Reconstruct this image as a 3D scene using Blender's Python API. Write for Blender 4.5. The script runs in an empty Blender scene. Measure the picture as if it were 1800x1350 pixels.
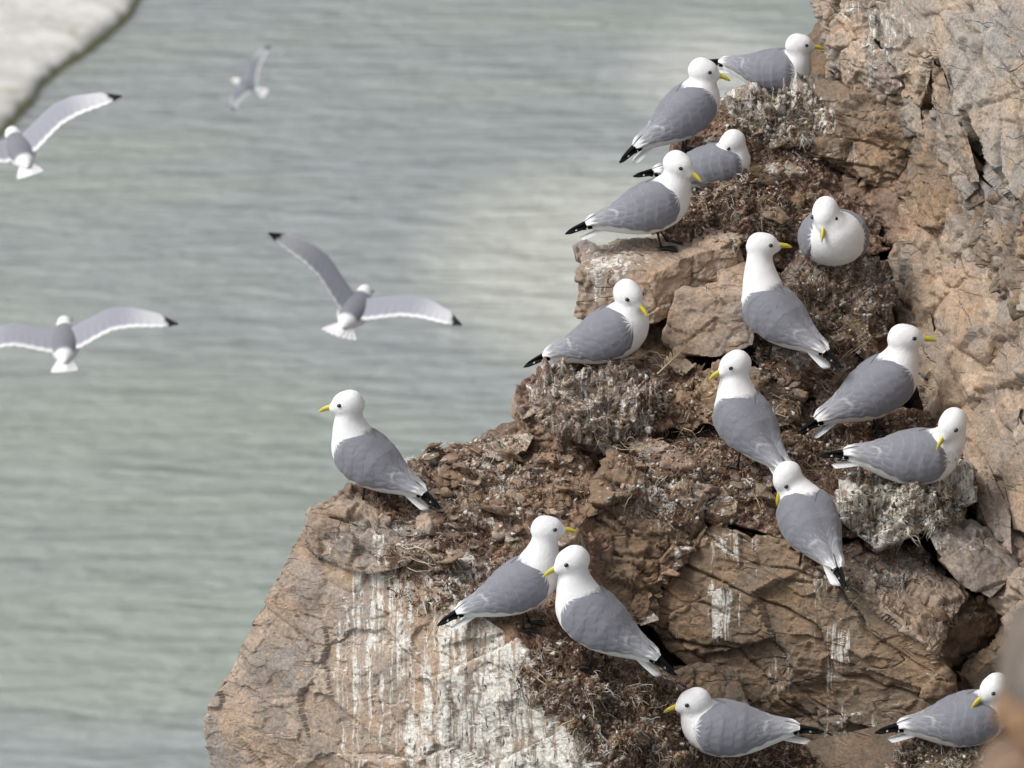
import bpy, bmesh, math, random
import numpy as np
from mathutils import Vector, Matrix, Euler
R = math.radians
rng = np.random.default_rng(7)
random.seed(7)
SC = bpy.context.scene
COL = SC.collection

# ------------------------------------------------------------------ camera
PITCH = R(20.0); FOC = 178.0; CAMZ = 45.0
CAM = np.array([0.0, 0.0, CAMZ])
FWD = np.array([0.0, math.cos(PITCH), -math.sin(PITCH)])
UPV = np.array([0.0, math.sin(PITCH), math.cos(PITCH)])
RGT = np.array([1.0, 0.0, 0.0])
KPX = 36.0 / (FOC * 1800.0)
cd = bpy.data.cameras.new('camera'); cam = bpy.data.objects.new('camera', cd); COL.objects.link(cam)
cam.location = CAM.tolist(); cam.rotation_euler = (math.pi / 2 - PITCH, 0, 0)
cd.lens = FOC; cd.sensor_width = 36.0; cd.clip_start = 0.5; cd.clip_end = 4000
cd.dof.use_dof = True; cd.dof.focus_distance = 12.05; cd.dof.aperture_fstop = 8.8
SC.camera = cam

# ------------------------------------------------------------------ sky, sun, exposure
SUN_EL = R(50); SUN_AZ = math.atan2(-0.88, -0.30)      # azimuth measured from +Y towards +X
w = bpy.data.worlds.new('World'); SC.world = w; w.use_nodes = True
nt = w.node_tree; nt.nodes.clear()
sky = nt.nodes.new('ShaderNodeTexSky'); sky.sky_type = 'NISHITA'; sky.sun_disc = False
sky.sun_elevation = SUN_EL; sky.sun_rotation = SUN_AZ; sky.dust_density = 4.0; sky.air_density = 1.0
hs = nt.nodes.new('ShaderNodeHueSaturation'); hs.inputs['Saturation'].default_value = 0.22   # grey overcast
bg = nt.nodes.new('ShaderNodeBackground'); bg.inputs['Strength'].default_value = 0.115
wo = nt.nodes.new('ShaderNodeOutputWorld')
nt.links.new(sky.outputs[0], hs.inputs['Color']); nt.links.new(hs.outputs[0], bg.inputs[0]); nt.links.new(bg.outputs[0], wo.inputs[0])
sl = bpy.data.lights.new('sun', 'SUN'); sl.energy = 1.5; sl.angle = R(24); sl.color = (1.0, 0.98, 0.95)
so = bpy.data.objects.new('sun', sl); COL.objects.link(so)
sd = Vector((math.sin(SUN_AZ) * math.cos(SUN_EL), math.cos(SUN_AZ) * math.cos(SUN_EL), math.sin(SUN_EL)))
so.rotation_euler = sd.to_track_quat('Z', 'Y').to_euler(); so.location = (-6, -2, 60)
SC.view_settings.view_transform = 'Standard'; SC.view_settings.look = 'None'
SC.view_settings.gamma = 1.0; SC.view_settings.exposure = 0.5

# ------------------------------------------------------------------ helpers
def at(px, py, d):
    return CAM + d * FWD + (px - 900.0) * KPX * d * RGT + (675.0 - py) * KPX * d * UPV
def ray_dir(px, py):
    v = FWD + (px - 900.0) * KPX * RGT + (675.0 - py) * KPX * UPV
    return v / np.linalg.norm(v)
def to_px(P):
    q = P - CAM; d = q @ FWD
    return 900 + (q @ RGT) / d / KPX, 675 - (q @ UPV) / d / KPX, d

def _hash(ix, iy, iz, s):
    h = (ix.astype(np.int64) * 374761393 + iy.astype(np.int64) * 668265263 + iz.astype(np.int64) * 2147483647 + s * 974634777) & 0xFFFFFFFF
    h = ((h ^ (h >> 13)) * 1274126177) & 0xFFFFFFFF
    h = ((h ^ (h >> 15)) * 2246822519) & 0xFFFFFFFF
    return ((h ^ (h >> 16)) & 0xFFFFFF) / float(0x1000000)
def vnoise(p, s=0):
    i = np.floor(p).astype(np.int64); f = p - i; f = f * f * (3 - 2 * f); o = 0
    for a in (0, 1):
        for b in (0, 1):
            for c in (0, 1):
                wt = (f[:, 0] if a else 1 - f[:, 0]) * (f[:, 1] if b else 1 - f[:, 1]) * (f[:, 2] if c else 1 - f[:, 2])
                o = o + wt * _hash(i[:, 0] + a, i[:, 1] + b, i[:, 2] + c, s)
    return o * 2 - 1
def fbm(p, octv=4, s=0, gain=0.5):
    o = 0; a = 1.0; q = p.copy()
    for k in range(octv):
        o = o + a * vnoise(q, s + k * 17); a *= gain; q = q * 2.03 + 3.1
    return o
def facet(p, s=0, slope=0.5):
    """broken-rock relief: every cell carries its own tilted plane. returns height, distance to the cell border"""
    i = np.floor(p).astype(np.int64); n = len(p)
    f1 = np.full(n, 9.0); f2 = np.full(n, 9.0); h = np.zeros(n)
    for a in (-1, 0, 1):
        for b in (-1, 0, 1):
            for c in (-1, 0, 1):
                x, y, z = i[:, 0] + a, i[:, 1] + b, i[:, 2] + c
                r1, r2, r3 = _hash(x, y, z, s), _hash(x, y, z, s + 1), _hash(x, y, z, s + 2)
                d0, d1, d2 = p[:, 0] - x - r1, p[:, 1] - y - r2, p[:, 2] - z - r3
                dd = d0 * d0 + d1 * d1 + d2 * d2
                near = dd < f1
                f2 = np.where(near, f1, np.minimum(f2, dd))
                hh = (_hash(x, y, z, s + 3) - 0.5) + slope * ((r2 * 2 - 1) * d0 + (r3 * 2 - 1) * d1 + (r1 * 2 - 1) * d2)
                h = np.where(near, hh, h); f1 = np.where(near, dd, f1)
    return h, np.sqrt(f2) - np.sqrt(f1)
def sstep(a, b, x):
    t = np.clip((x - a) / (b - a), 0, 1); return t * t * (3 - 2 * t)

def mesh_np(name, V, F, smooth=False):
    me = bpy.data.meshes.new(name)
    V = np.asarray(V, dtype=np.float32); F = np.asarray(F, dtype=np.int32); k = F.shape[1]
    me.vertices.add(len(V)); me.vertices.foreach_set('co', V.ravel())
    me.loops.add(F.size); me.loops.foreach_set('vertex_index', F.ravel())
    me.polygons.add(len(F)); me.polygons.foreach_set('loop_start', np.arange(0, F.size, k, dtype=np.int32))
    me.update(calc_edges=True); me.validate()
    if smooth: me.shade_smooth()
    return me
def attr(me, name, arr):
    a = me.attributes.new(name, 'FLOAT', 'POINT'); a.data.foreach_set('value', np.asarray(arr, dtype=np.float32))
def attrc(me, name, arr):
    a = me.attributes.new(name, 'FLOAT_COLOR', 'POINT')
    c = np.ones((len(arr), 4), dtype=np.float32); c[:, :3] = arr; a.data.foreach_set('color', c.ravel())
def link(name, me, mat, parent=None):
    o = bpy.data.objects.new(name, me); COL.objects.link(o)
    if mat: me.materials.clear(); me.materials.append(mat)
    if parent: o.parent = parent
    return o
def tag(o, label=None, cat=None, group=None, kind=None):
    if label: o['label'] = label
    if cat: o['category'] = cat
    if group: o['group'] = group
    if kind: o['kind'] = kind
    return o
def empty(name, loc=(0, 0, 0), rz=0.0):
    o = bpy.data.objects.new(name, None); COL.objects.link(o); o.location = loc; o.rotation_euler = (0, 0, rz)
    o.empty_display_size = 0.05; return o

# ------------------------------------------------------------------ materials
class NT:
    def __init__(s, name):
        s.m = bpy.data.materials.new(name); s.m.use_nodes = True; s.t = s.m.node_tree; s.t.nodes.clear()
        s.out = s.n('ShaderNodeOutputMaterial'); s.b = s.n('ShaderNodeBsdfPrincipled'); s.l(s.b.outputs[0], s.out.inputs[0])
    def n(s, t, **kw):
        o = s.t.nodes.new(t)
        for k, v in kw.items(): setattr(o, k, v)
        return o
    def l(s, a, b): s.t.links.new(a, b)
    def val(s, sock, v):
        if isinstance(v, bpy.types.NodeSocket): s.l(v, sock)
        elif isinstance(v, tuple) and len(v) == 3 and sock.type == 'RGBA': sock.default_value = (*v, 1)
        else: sock.default_value = v
    def noise(s, vec, scale, detail=4, rough=0.55, dist=0.0):
        o = s.n('ShaderNodeTexNoise'); s.l(vec, o.inputs['Vector']); o.inputs['Scale'].default_value = scale
        o.inputs['Detail'].default_value = detail; o.inputs['Roughness'].default_value = rough; o.inputs['Distortion'].default_value = dist
        return o.outputs[0]
    def ramp(s, f, a, b, lo=0.0, hi=1.0):
        o = s.n('ShaderNodeMapRange'); o.interpolation_type = 'SMOOTHSTEP'; s.val(o.inputs[0], f)
        for i, v in ((1, a), (2, b), (3, lo), (4, hi)): s.val(o.inputs[i], v)
        return o.outputs[0]
    def math(s, op, a, b=0.0, clamp=False):
        o = s.n('ShaderNodeMath', operation=op); o.use_clamp = clamp; s.val(o.inputs[0], a); s.val(o.inputs[1], b); return o.outputs[0]
    def mix(s, f, a, b, mode='MIX'):
        o = s.n('ShaderNodeMix', data_type='RGBA', blend_type=mode); s.val(o.inputs[0], f); s.val(o.inputs[6], a); s.val(o.inputs[7], b); return o.outputs[2]
    def attr(s, name, color=False):
        o = s.n('ShaderNodeAttribute', attribute_name=name); return o.outputs[0] if color else o.outputs[2]
    def pos(s): return s.n('ShaderNodeNewGeometry').outputs['Position']
    def map(s, vec, scale, rot=(0, 0, 0)):
        o = s.n('ShaderNodeMapping'); s.l(vec, o.inputs[0]); o.inputs['Scale'].default_value = scale; o.inputs['Rotation'].default_value = rot; return o.outputs[0]
    def bump(s, h, dist, strength=1.0, prev=None):
        o = s.n('ShaderNodeBump'); s.l(h, o.inputs['Height']); o.inputs['Distance'].default_value = dist; o.inputs['Strength'].default_value = strength
        if prev: s.l(prev, o.inputs['Normal'])
        return o.outputs[0]

def rock_material():
    t = NT('weathered_rock'); P = t.pos()
    tint = t.attr('tint', True)
    n1 = t.noise(P, 5.0, 5, 0.6); n2 = t.noise(P, 26.0, 6, 0.65, 0.6); n3 = t.noise(P, 130.0, 4, 0.7)
    base = t.mix(t.ramp(n1, 0.35, 0.65), t.mix(1.0, tint, (0.72, 0.75, 0.80), 'MULTIPLY'), t.mix(1.0, tint, (1.10, 1.0, 0.90), 'MULTIPLY'))
    base = t.mix(t.ramp(t.noise(P, 2.6, 3, 0.5, 0.4), 0.50, 0.60, 0, 0.5), base, t.mix(1.0, tint, (0.76, 0.88, 1.02), 'MULTIPLY'))
    base = t.mix(t.ramp(t.noise(P, 11.0, 4, 0.6, 0.8), 0.56, 0.66, 0, 0.6), base, t.mix(1.0, tint, (1.42, 1.38, 1.30), 'MULTIPLY'))
    base = t.mix(t.ramp(t.noise(P, 8.0, 4, 0.6, 0.5), 0.56, 0.68, 0, 0.6), base, t.mix(1.0, tint, (0.52, 0.46, 0.42), 'MULTIPLY'))
    base = t.mix(t.ramp(n2, 0.52, 0.72, 0, 0.6), base, t.mix(1.0, tint, (1.22, 0.92, 0.62), 'MULTIPLY'))      # rusty staining
    base = t.mix(t.ramp(n2, 0.30, 0.44, 0.5, 0), base, t.mix(1.0, tint, (0.55, 0.55, 0.58), 'MULTIPLY'))       # grey film
    base = t.mix(1.0, base, t.mix(t.ramp(n3, 0.3, 0.7), (0.74, 0.74, 0.74), (1.22, 1.22, 1.22)), 'MULTIPLY')
    # soil and rotted plants
    sn = t.noise(P, 40.0, 5, 0.7); sn2 = t.noise(P, 160.0, 3, 0.7)
    soilc = t.mix(t.ramp(sn2, 0.35, 0.65), (0.055, 0.030, 0.021), (0.21, 0.13, 0.09))
    soilc = t.mix(t.ramp(t.noise(P, 70.0, 4, 0.7), 0.52, 0.62, 0, 0.8), soilc, (0.44, 0.38, 0.32))
    sm = t.ramp(t.math('ADD', t.attr('soil'), t.math('MULTIPLY', t.math('SUBTRACT', sn, 0.5), 1.1)), 0.38, 0.62)
    col = t.mix(sm, base, soilc)
    # droppings: runs on steep faces, splashes on flats
    wob = t.n('ShaderNodeTexNoise'); t.l(P, wob.inputs['Vector']); wob.inputs['Scale'].default_value = 16.0; wob.inputs['Detail'].default_value = 3.0
    pw = t.n('ShaderNodeVectorMath', operation='MULTIPLY_ADD'); t.l(wob.outputs[1], pw.inputs[0]); pw.inputs[1].default_value = (0.022, 0, 0); t.l(P, pw.inputs[2]); PW = pw.outputs[0]
    st = t.noise(t.map(PW, (1, 0.10, 0.030), (0, R(6), 0)), 62.0, 3, 0.6)
    st2 = t.noise(t.map(PW, (1, 0.10, 0.045), (0, R(6), 0)), 150.0, 3, 0.6)
    sp = t.noise(P, 55.0, 5, 0.72)
    nz = t.n('ShaderNodeSeparateXYZ'); t.l(t.n('ShaderNodeNewGeometry').outputs['True Normal'], nz.inputs[0])
    flat = t.ramp(nz.outputs[2], 0.45, 0.8)
    mixst = t.math('ADD', t.math('MULTIPLY', st, 0.62), t.math('MULTIPLY', st2, 0.38))
    brk = t.math('MULTIPLY', t.math('SUBTRACT', t.noise(P, 17.0, 4, 0.6), 0.5), 0.24)
    pat = t.math('ADD', t.mix(flat, mixst, sp), brk)
    thr = t.math('SUBTRACT', 0.78, t.math('MULTIPLY', t.attr('guano'), 0.46))
    gm = t.ramp(t.math('SUBTRACT', pat, thr), -0.02, 0.075)
    gcol = t.mix(t.ramp(n3, 0.35, 0.7), (0.50, 0.48, 0.42), (0.80, 0.79, 0.77))
    gcol = t.mix(t.ramp(t.noise(P, 30.0, 3), 0.55, 0.75, 0, 0.35), gcol, (0.55, 0.50, 0.33))
    gm2 = t.math('MULTIPLY', gm, t.ramp(n3, 0.28, 0.45, 0.35, 0.95)); gm2 = t.math('MULTIPLY', gm2, t.ramp(t.noise(P, 34.0, 4, 0.7), 0.36, 0.50, 0.25, 1.0))
    col = t.mix(gm2, col, gcol)
    # dark specks of algae in the white runs
    spk = t.math('MULTIPLY', t.ramp(t.noise(t.map(P, (1, 1, 0.4)), 95.0, 2, 0.5), 0.64, 0.70), t.ramp(t.attr('guano'), 0.25, 0.7))
    col = t.mix(t.math('MULTIPLY', spk, 0.85), col, (0.05, 0.05, 0.035))
    t.l(col, t.b.inputs['Base Color']); t.b.inputs['Roughness'].default_value = 0.86
    t.b.inputs['Specular IOR Level'].default_value = 0.25
    wv = t.n('ShaderNodeMixRGB'); wv.blend_type = 'ADD'; wv.inputs[0].default_value = 0.09
    t.l(t.map(P, (0.55, 0.55, 2.2), (0, R(32), 0)), wv.inputs[1]); nc_ = t.n('ShaderNodeTexNoise'); t.l(P, nc_.inputs['Vector']); nc_.inputs['Scale'].default_value = 9.0; t.l(nc_.outputs[1], wv.inputs[2])
    def crk(sc_):
        vo = t.n('ShaderNodeTexVoronoi', feature='DISTANCE_TO_EDGE'); t.l(wv.outputs[0], vo.inputs['Vector']); vo.inputs['Scale'].default_value = sc_; return vo.outputs[0]
    cm = t.math('MULTIPLY', t.ramp(crk(6.0), 0.0, 0.02, 1, 0), t.ramp(t.noise(P, 6.0, 2), 0.50, 0.60))
    cm = t.math('MAXIMUM', cm, t.math('MULTIPLY', t.ramp(crk(17.0), 0.0, 0.03, 1, 0), t.ramp(t.noise(P, 8.0, 2), 0.58, 0.66)))
    cm = t.math('MULTIPLY', t.math('MULTIPLY', cm, t.attr('crk')), t.math('SUBTRACT', 1.0, sm))
    h = t.math('SUBTRACT', t.math('MULTIPLY', n2, 0.0), t.math('MULTIPLY', cm, 0.7))
    h = t.math('ADD', h, t.math('MULTIPLY', n2, 0.7)); h = t.math('ADD', h, t.math('MULTIPLY', n3, 0.22)); h = t.math('ADD', h, t.math('MULTIPLY', gm, 0.10))
    t.l(t.bump(h, 0.014, 0.75), t.b.inputs['Normal'])
    return t.m

def attr_material(name, rough=0.8, bumpscale=None, bumpd=0.002, spec=0.3, var=0.2, vs=60.0, sheen=0.0):
    t = NT(name); P = t.n('ShaderNodeTexCoord').outputs['Object']
    n = t.noise(P, vs, 4, 0.6)
    c = t.mix(1.0, t.attr('col', True), t.mix(n, (1 - var,) * 3, (1 + var,) * 3), 'MULTIPLY')
    t.l(c, t.b.inputs['Base Color']); t.b.inputs['Roughness'].default_value = rough; t.b.inputs['Specular IOR Level'].default_value = spec
    t.b.inputs['Sheen Weight'].default_value = sheen
    if bumpscale: t.l(t.bump(t.noise(P, bumpscale, 4, 0.65), bumpd, 0.8), t.b.inputs['Normal'])
    return t.m

M = {'rock': rock_material(),
     'litter': attr_material('dry_plant_litter', 0.9, None, var=0.25, vs=120),
     'plumage': attr_material('plumage', 0.8, 150.0, 0.0018, 0.15, 0.06, 40, 0.15),
     'feather': attr_material('flight_feathers', 0.7, 300.0, 0.0008, 0.12, 0.08, 60),
     'bill': attr_material('bill_horn', 0.38, None, spec=0.5, var=0.15, vs=90),
     'eye': attr_material('eye', 0.08, None, spec=0.6, var=0.0),
     'leg': attr_material('leg_skin', 0.5, 300.0, 0.001, 0.4, 0.2, 120)}

# ------------------------------------------------------------------ the sea and the shore
def water_material():
    t = NT('sea_water'); P = t.pos()
    warp = t.noise(P, 0.05, 3)
    big = t.noise(t.map(P, (0.35, 1.0, 1.0), (0, 0, R(-6))), 0.11, 4, 0.55)
    sx = t.n('ShaderNodeSeparateXYZ'); t.l(P, sx.inputs[0])
    def spot(cx, cy, rx, ry):
        a = t.math('DIVIDE', t.math('SUBTRACT', sx.outputs[0], cx), rx); b = t.math('DIVIDE', t.math('SUBTRACT', sx.outputs[1], cy), ry)
        return t.math('ADD', t.math('MULTIPLY', a, a), t.math('MULTIPLY', b, b))
    col = t.mix(t.ramp(big, 0.38, 0.62), (0.275, 0.296, 0.298), (0.288, 0.322, 0.290))
    c1 = water_xy(1060, 470); c2 = water_xy(250, 900); c3 = water_xy(1250, 120)
    q = t.math('ADD', spot(c1[0], c1[1], 5.5, 10.0), t.math('MULTIPLY', t.math('SUBTRACT', warp, 0.5), 1.6))
    col = t.mix(t.ramp(q, 0.1, 1.4, 0.85, 0.0), col, (0.48, 0.49, 0.43))         # pale shoal
    q = t.math('ADD', spot(c3[0], c3[1], 3.5, 7.0), t.math('MULTIPLY', t.math('SUBTRACT', warp, 0.5), 1.6))
    col = t.mix(t.ramp(q, 0.1, 1.3, 0.75, 0.0), col, (0.50, 0.50, 0.47))
    q = t.math('ADD', spot(c2[0], c2[1], 9.0, 13.0), t.math('MULTIPLY', t.math('SUBTRACT', warp, 0.5), 2.0))
    col = t.mix(t.ramp(q, 0.1, 1.5, 0.6, 0.0), col, (0.272, 0.310, 0.266))
    t.l(col, t.b.inputs['Base Color']); t.b.inputs['Roughness'].default_value = 0.12; t.b.inputs['IOR'].default_value = 1.33
    w1 = t.noise(t.map(P, (0.30, 1.15, 1), (0, 0, R(11))), 1.0, 3, 0.5, 0.5)
    w2 = t.noise(t.map(P, (0.85, 2.3, 1), (0, 0, R(-9))), 1.0, 3, 0.55, 0.3)
    h = t.math('ADD', t.math('MULTIPLY', w1, 0.66), t.math('MULTIPLY', w2, 0.26))
    t.l(t.bump(h, 0.9, 1.0), t.b.inputs['Normal'])
    return t.m
def water_xy(px, py, z=0.0):
    r = ray_dir(px, py); k = (z - CAMZ) / r[2]; p = CAM + k * r; return float(p[0]), float(p[1])
S = 3000.0
me = mesh_np('water', [(-S, -S, 0), (S, -S, 0), (S, S, 0), (-S, S, 0)], [(0, 1, 2, 3)])
tag(link('water', me, water_material()), kind='structure')

def shore():
    edge_px = [(262, -60), (236, 0), (222, 30), (190, 60), (150, 98), (105, 128), (62, 152), (40, 185), (18, 215), (-10, 245), (-60, 300)]
    e = np.array([water_xy(*p) for p in edge_px])
    u = np.linspace(0, len(e) - 1, 160)
    ex = np.interp(u, np.arange(len(e)), e[:, 0]); ey = np.interp(u, np.arange(len(e)), e[:, 1])
    E = np.stack([ex, ey], 1)
    nrm = np.array([-0.78, 0.62])                                   # inland
    j = fbm(np.stack([u * 0.6, u * 0, u * 0], 1), 3, 5)
    E = E + nrm * (j * 0.16)[:, None]
    offs = [(-0.35, -0.6), (-0.1, 0.02), (0.0, 0.22), (0.16, 0.36), (0.45, 0.42), (1.2, 0.5), (2.4, 0.62), (4.0, 0.8), (7, 1.1), (14, 1.6), (40, 3.0)]
    V = []; al = []
    for o_, h in offs:
        p = E + nrm * o_
        z = h + 0.05 * fbm(np.stack([p[:, 0] * 1.3, p[:, 1] * 1.3, p[:, 0] * 0], 1), 3, 9)
        V.append(np.stack([p[:, 0], p[:, 1], z], 1)); al.append(np.full(len(E), 1.0 if o_ < -0.05 else (0.55 if o_ < 0.1 else 0.0)))
    V = np.concatenate(V); al = np.concatenate(al); n = len(E); F = []
    for a in range(len(offs) - 1):
        for b in range(n - 1): F.append((a * n + b, a * n + b + 1, (a + 1) * n + b + 1, (a + 1) * n + b))
    me = mesh_np('shore', V, F, True); attr(me, 'alga', al)
    t = NT('pale_shore_rock'); P = t.pos()
    c = t.mix(t.ramp(t.noise(P, 0.9, 5), 0.35, 0.65), (0.46, 0.44, 0.41), (0.60, 0.585, 0.565))
    c = t.mix(t.ramp(t.noise(P, 0.55, 3), 0.60, 0.70, 0, 0.6), c, (0.24, 0.26, 0.15))
    am = t.ramp(t.math('ADD', t.attr('alga'), t.math('MULTIPLY', t.math('SUBTRACT', t.noise(P, 2.5, 4), 0.5), 0.9)), 0.4, 0.75)
    c = t.mix(am, c, (0.24, 0.235, 0.12)); t.l(c, t.b.inputs['Base Color']); t.b.inputs['Roughness'].default_value = 0.9
    t.l(t.bump(t.noise(P, 3.0, 5), 0.1, 0.6), t.b.inputs['Normal'])
    tag(link('shore', me, t.m), kind='structure')
shore()

# ------------------------------------------------------------------ rock builder
def refine(V, T, res, maxit=12):
    """conforming subdivision of the triangles the colony side shows; the rear stays coarse"""
    V = V.copy(); a, b, c = V[T[:, 0]], V[T[:, 1]], V[T[:, 2]]
    nr = np.cross(b - a, c - a); nr /= np.linalg.norm(nr, axis=1)[:, None] + 1e-12
    mid = (a + b + c) / 3; vd = mid - CAM; vd /= np.linalg.norm(vd, axis=1)[:, None]
    lim = np.where((nr * vd).sum(1) < -0.03, res * 1.55, res * 16)
    for it in range(maxit):
        px, py, _ = to_px(V[T].reshape(-1, 3)); px = px.reshape(-1, 3); py = py.reshape(-1, 3)
        outf = (px.max(1) < -60) | (px.min(1) > 1880) | (py.max(1) < -90) | (py.min(1) > 1440)
        L = np.where(outf, np.maximum(lim, res * 7), lim)
        E = np.stack([T[:, [0, 1]], T[:, [1, 2]], T[:, [2, 0]]], 1); Es = np.sort(E, 2)
        key = Es[..., 0].astype(np.int64) * 10000000 + Es[..., 1]
        uk, inv = np.unique(key.ravel(), return_inverse=True); inv = inv.reshape(-1, 3)
        ln = np.linalg.norm(V[E[..., 0]] - V[E[..., 1]], axis=2)
        mk = np.zeros(len(uk), bool); np.logical_or.at(mk, inv.ravel(), (ln > L[:, None]).ravel())
        if not mk.any(): break
        ui = uk[mk]; newid = np.full(len(uk), -1); newid[mk] = len(V) + np.arange(mk.sum())
        V = np.concatenate([V, (V[ui // 10000000] + V[ui % 10000000]) / 2])
        m = newid[inv]; k = m >= 0; out = []; ol = []
        cnt = k.sum(1)
        s = cnt == 0; out.append(T[s]); ol.append(lim[s])
        s = cnt == 3
        if s.any():
            t0, mm = T[s], m[s]
            for q in ((t0[:, 0], mm[:, 0], mm[:, 2]), (mm[:, 0], t0[:, 1], mm[:, 1]), (mm[:, 2], mm[:, 1], t0[:, 2]), (mm[:, 0], mm[:, 1], mm[:, 2])):
                out.append(np.stack(q, 1)); ol.append(lim[s])
        for r in range(3):
            i0, i1, i2 = r, (r + 1) % 3, (r + 2) % 3
            s = (cnt == 1) & k[:, i0]
            if s.any():
                t0, mm = T[s], m[s]
                out += [np.stack((t0[:, i0], mm[:, i0], t0[:, i2]), 1), np.stack((mm[:, i0], t0[:, i1], t0[:, i2]), 1)]; ol += [lim[s]] * 2
            s = (cnt == 2) & ~k[:, i2]
            if s.any():
                t0, mm = T[s], m[s]
                out += [np.stack((mm[:, i0], t0[:, i1], mm[:, i1]), 1), np.stack((t0[:, i0], mm[:, i0], mm[:, i1]), 1), np.stack((t0[:, i0], mm[:, i1], t0[:, i2]), 1)]; ol += [lim[s]] * 3
        T = np.concatenate(out); lim = np.concatenate(ol)
    return V, T

def hull(P):
    bm = bmesh.new()
    for p in P: bm.verts.new(p)
    r = bmesh.ops.convex_hull(bm, input=bm.verts)
    bmesh.ops.delete(bm, geom=list({g for g in r['geom_interior'] + r['geom_unused'] if isinstance(g, bmesh.types.BMVert)}), context='VERTS')
    bmesh.ops.triangulate(bm, faces=bm.faces[:]); bmesh.ops.recalc_face_normals(bm, faces=bm.faces[:])
    bm.verts.ensure_lookup_table(); bm.verts.index_update()
    V = np.array([v.co[:] for v in bm.verts]); T = np.array([[v.index for v in f.verts] for f in bm.faces]); bm.free()
    return V, T
def vnormals(V, T):
    n = np.cross(V[T[:, 1]] - V[T[:, 0]], V[T[:, 2]] - V[T[:, 0]]); N = np.zeros_like(V)
    n = n / (np.linalg.norm(n, axis=1)[:, None] + 1e-12)
    for it in range(3):
        N = np.stack([np.bincount(T.ravel(), np.repeat(n[:, a], 3), len(V)) for a in range(3)], 1); N = N / (np.linalg.norm(N, axis=1)[:, None] + 1e-12)
        n = N[T].mean(1)
    return N

TAN = (0.355, 0.29, 0.236); GREY = (0.27, 0.235, 0.205); OCHRE = (0.25, 0.19, 0.135); DARK = (0.20, 0.15, 0.108); WALL = (0.35, 0.280, 0.218); SLAB = (0.36, 0.315, 0.268); RED = (0.275, 0.195, 0.147)
seedc = [100]
CLIFF = tag(empty('cliff', (0, 12.5, 40.0)), kind='structure')
CL0 = np.array([0, 12.5, 40.0])
def rock(name, pts, back=0.4, res=0.0055, amp=1.0, cell=0.22, bed=None, bedgap=0.06, bedamp=0.008, tint=TAN, guano=None, soil=0.0, lump=0.0, soiltop=0.0, parent=None, extra=None, world=None, crack=1.0, crk=1.0):
    seedc[0] += 13; s = seedc[0]
    if world is not None: P = np.array(world, float)
    else:
        F = np.array([at(*p) for p in pts]); c_ = F.mean(0); P = np.concatenate([F, c_ + (F - c_) * 0.88 + FWD * back])
        if extra: P = np.concatenate([P, np.array([at(*p) for p in extra])])
    V, T = hull(P); V, T = refine(V, T, res); N = vnormals(V, T)
    st = np.array([1.0, 1.0, 1.35])
    h1, e1 = facet(V / cell * st + s, s, 1.6); h2, e2 = facet(V / (cell * 0.33) * st + s * 1.7, s + 5, 1.7)
    d = amp * (h1 * cell * 0.15 + h2 * cell * 0.055)
    d -= crack * amp * 0.011 * (1 - sstep(0.0, 0.05, e1)) * (vnoise(V * 7, s) > -0.1)
    h3, e3 = facet(V / (cell * 0.13) * np.array([1, 1, 1.6]) + s * 2.3, s + 9, 1.4); d += amp * (0.0025 * fbm(V * 60, 3, s) + h3 * cell * 0.020)
    if bed is not None:
        b = np.array(bed, float); b /= np.linalg.norm(b)
        u = (V @ b) / bedgap + 0.55 * fbm(V * 4.0, 3, s + 2) ; i = np.floor(u); f = u - i
        z = np.zeros(len(V), dtype=np.int64)
        d += bedamp * (_hash(i.astype(np.int64), z, z, s) - 0.5) * 2
        on = sstep(-0.25, 0.1, vnoise(V * 5.5 + i[:, None] * 3.7, s + 3))
        d -= crack * 0.018 * on * (1 - sstep(0.0, 0.10, np.minimum(f, 1 - f)))
    if lump: d += lump * (0.022 * fbm(V * 16, 3, s) + 0.013 * np.abs(fbm(V * 55, 3, s + 4)) + 0.004 * fbm(V * 140, 2, s + 6))
    V2 = V + N * d[:, None]
    # edges of the block crumble
    N2 = vnormals(V2, T)
    me = mesh_np(name, V2 - CL0 if parent is None else V2 - np.array(parent.location), T)
    px, py, _ = to_px(V2)
    g = np.zeros(len(V2)) if guano is None else (guano(px, py) if callable(guano) else np.full(len(V2), float(guano)))
    attr(me, 'guano', g); attr(me, 'crk', np.full(len(V2), crk))
    attr(me, 'soil', np.clip(soil + soiltop * sstep(0.45, 0.85, N2[:, 2]), 0, 1.2))
    attrc(me, 'tint', np.tile(np.array(tint) * (0.92 + 0.16 * random.random()), (len(V2), 1)))
    return link(name, me, M['rock'], parent or CLIFF)

def gspot(*spots, base=0.0):
    def f(px, py):
        g = np.full(len(px), base)
        for (x, y, rx, ry, a) in spots: g = np.maximum(g, a * np.exp(-((px - x) / rx) ** 2 - ((py - y) / ry) ** 2))
        return g
    return f
def gA(px, py):
    ridge = np.interp(px, [540, 720, 830, 1000, 1090, 1200], [895, 985, 1090, 1240, 1350, 1480])
    low = py - ridge
    t = sstep(540, 640, px + 0.12 * (py - 900)) * 0.60 + sstep(700, 900, px + 0.10 * (py - 1100)) * 0.15
    t = t * np.where(px < 700, np.exp(-np.maximum(low - 260, 0) / 900.0), 1.0)
    return np.clip(t, 0, 1.0)

BH = (math.sin(R(30)), 0.15, math.cos(R(30))); BW = (math.sin(R(62)), -0.25, math.cos(R(62))); BG = (0.15, 0.1, 1.0)
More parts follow.
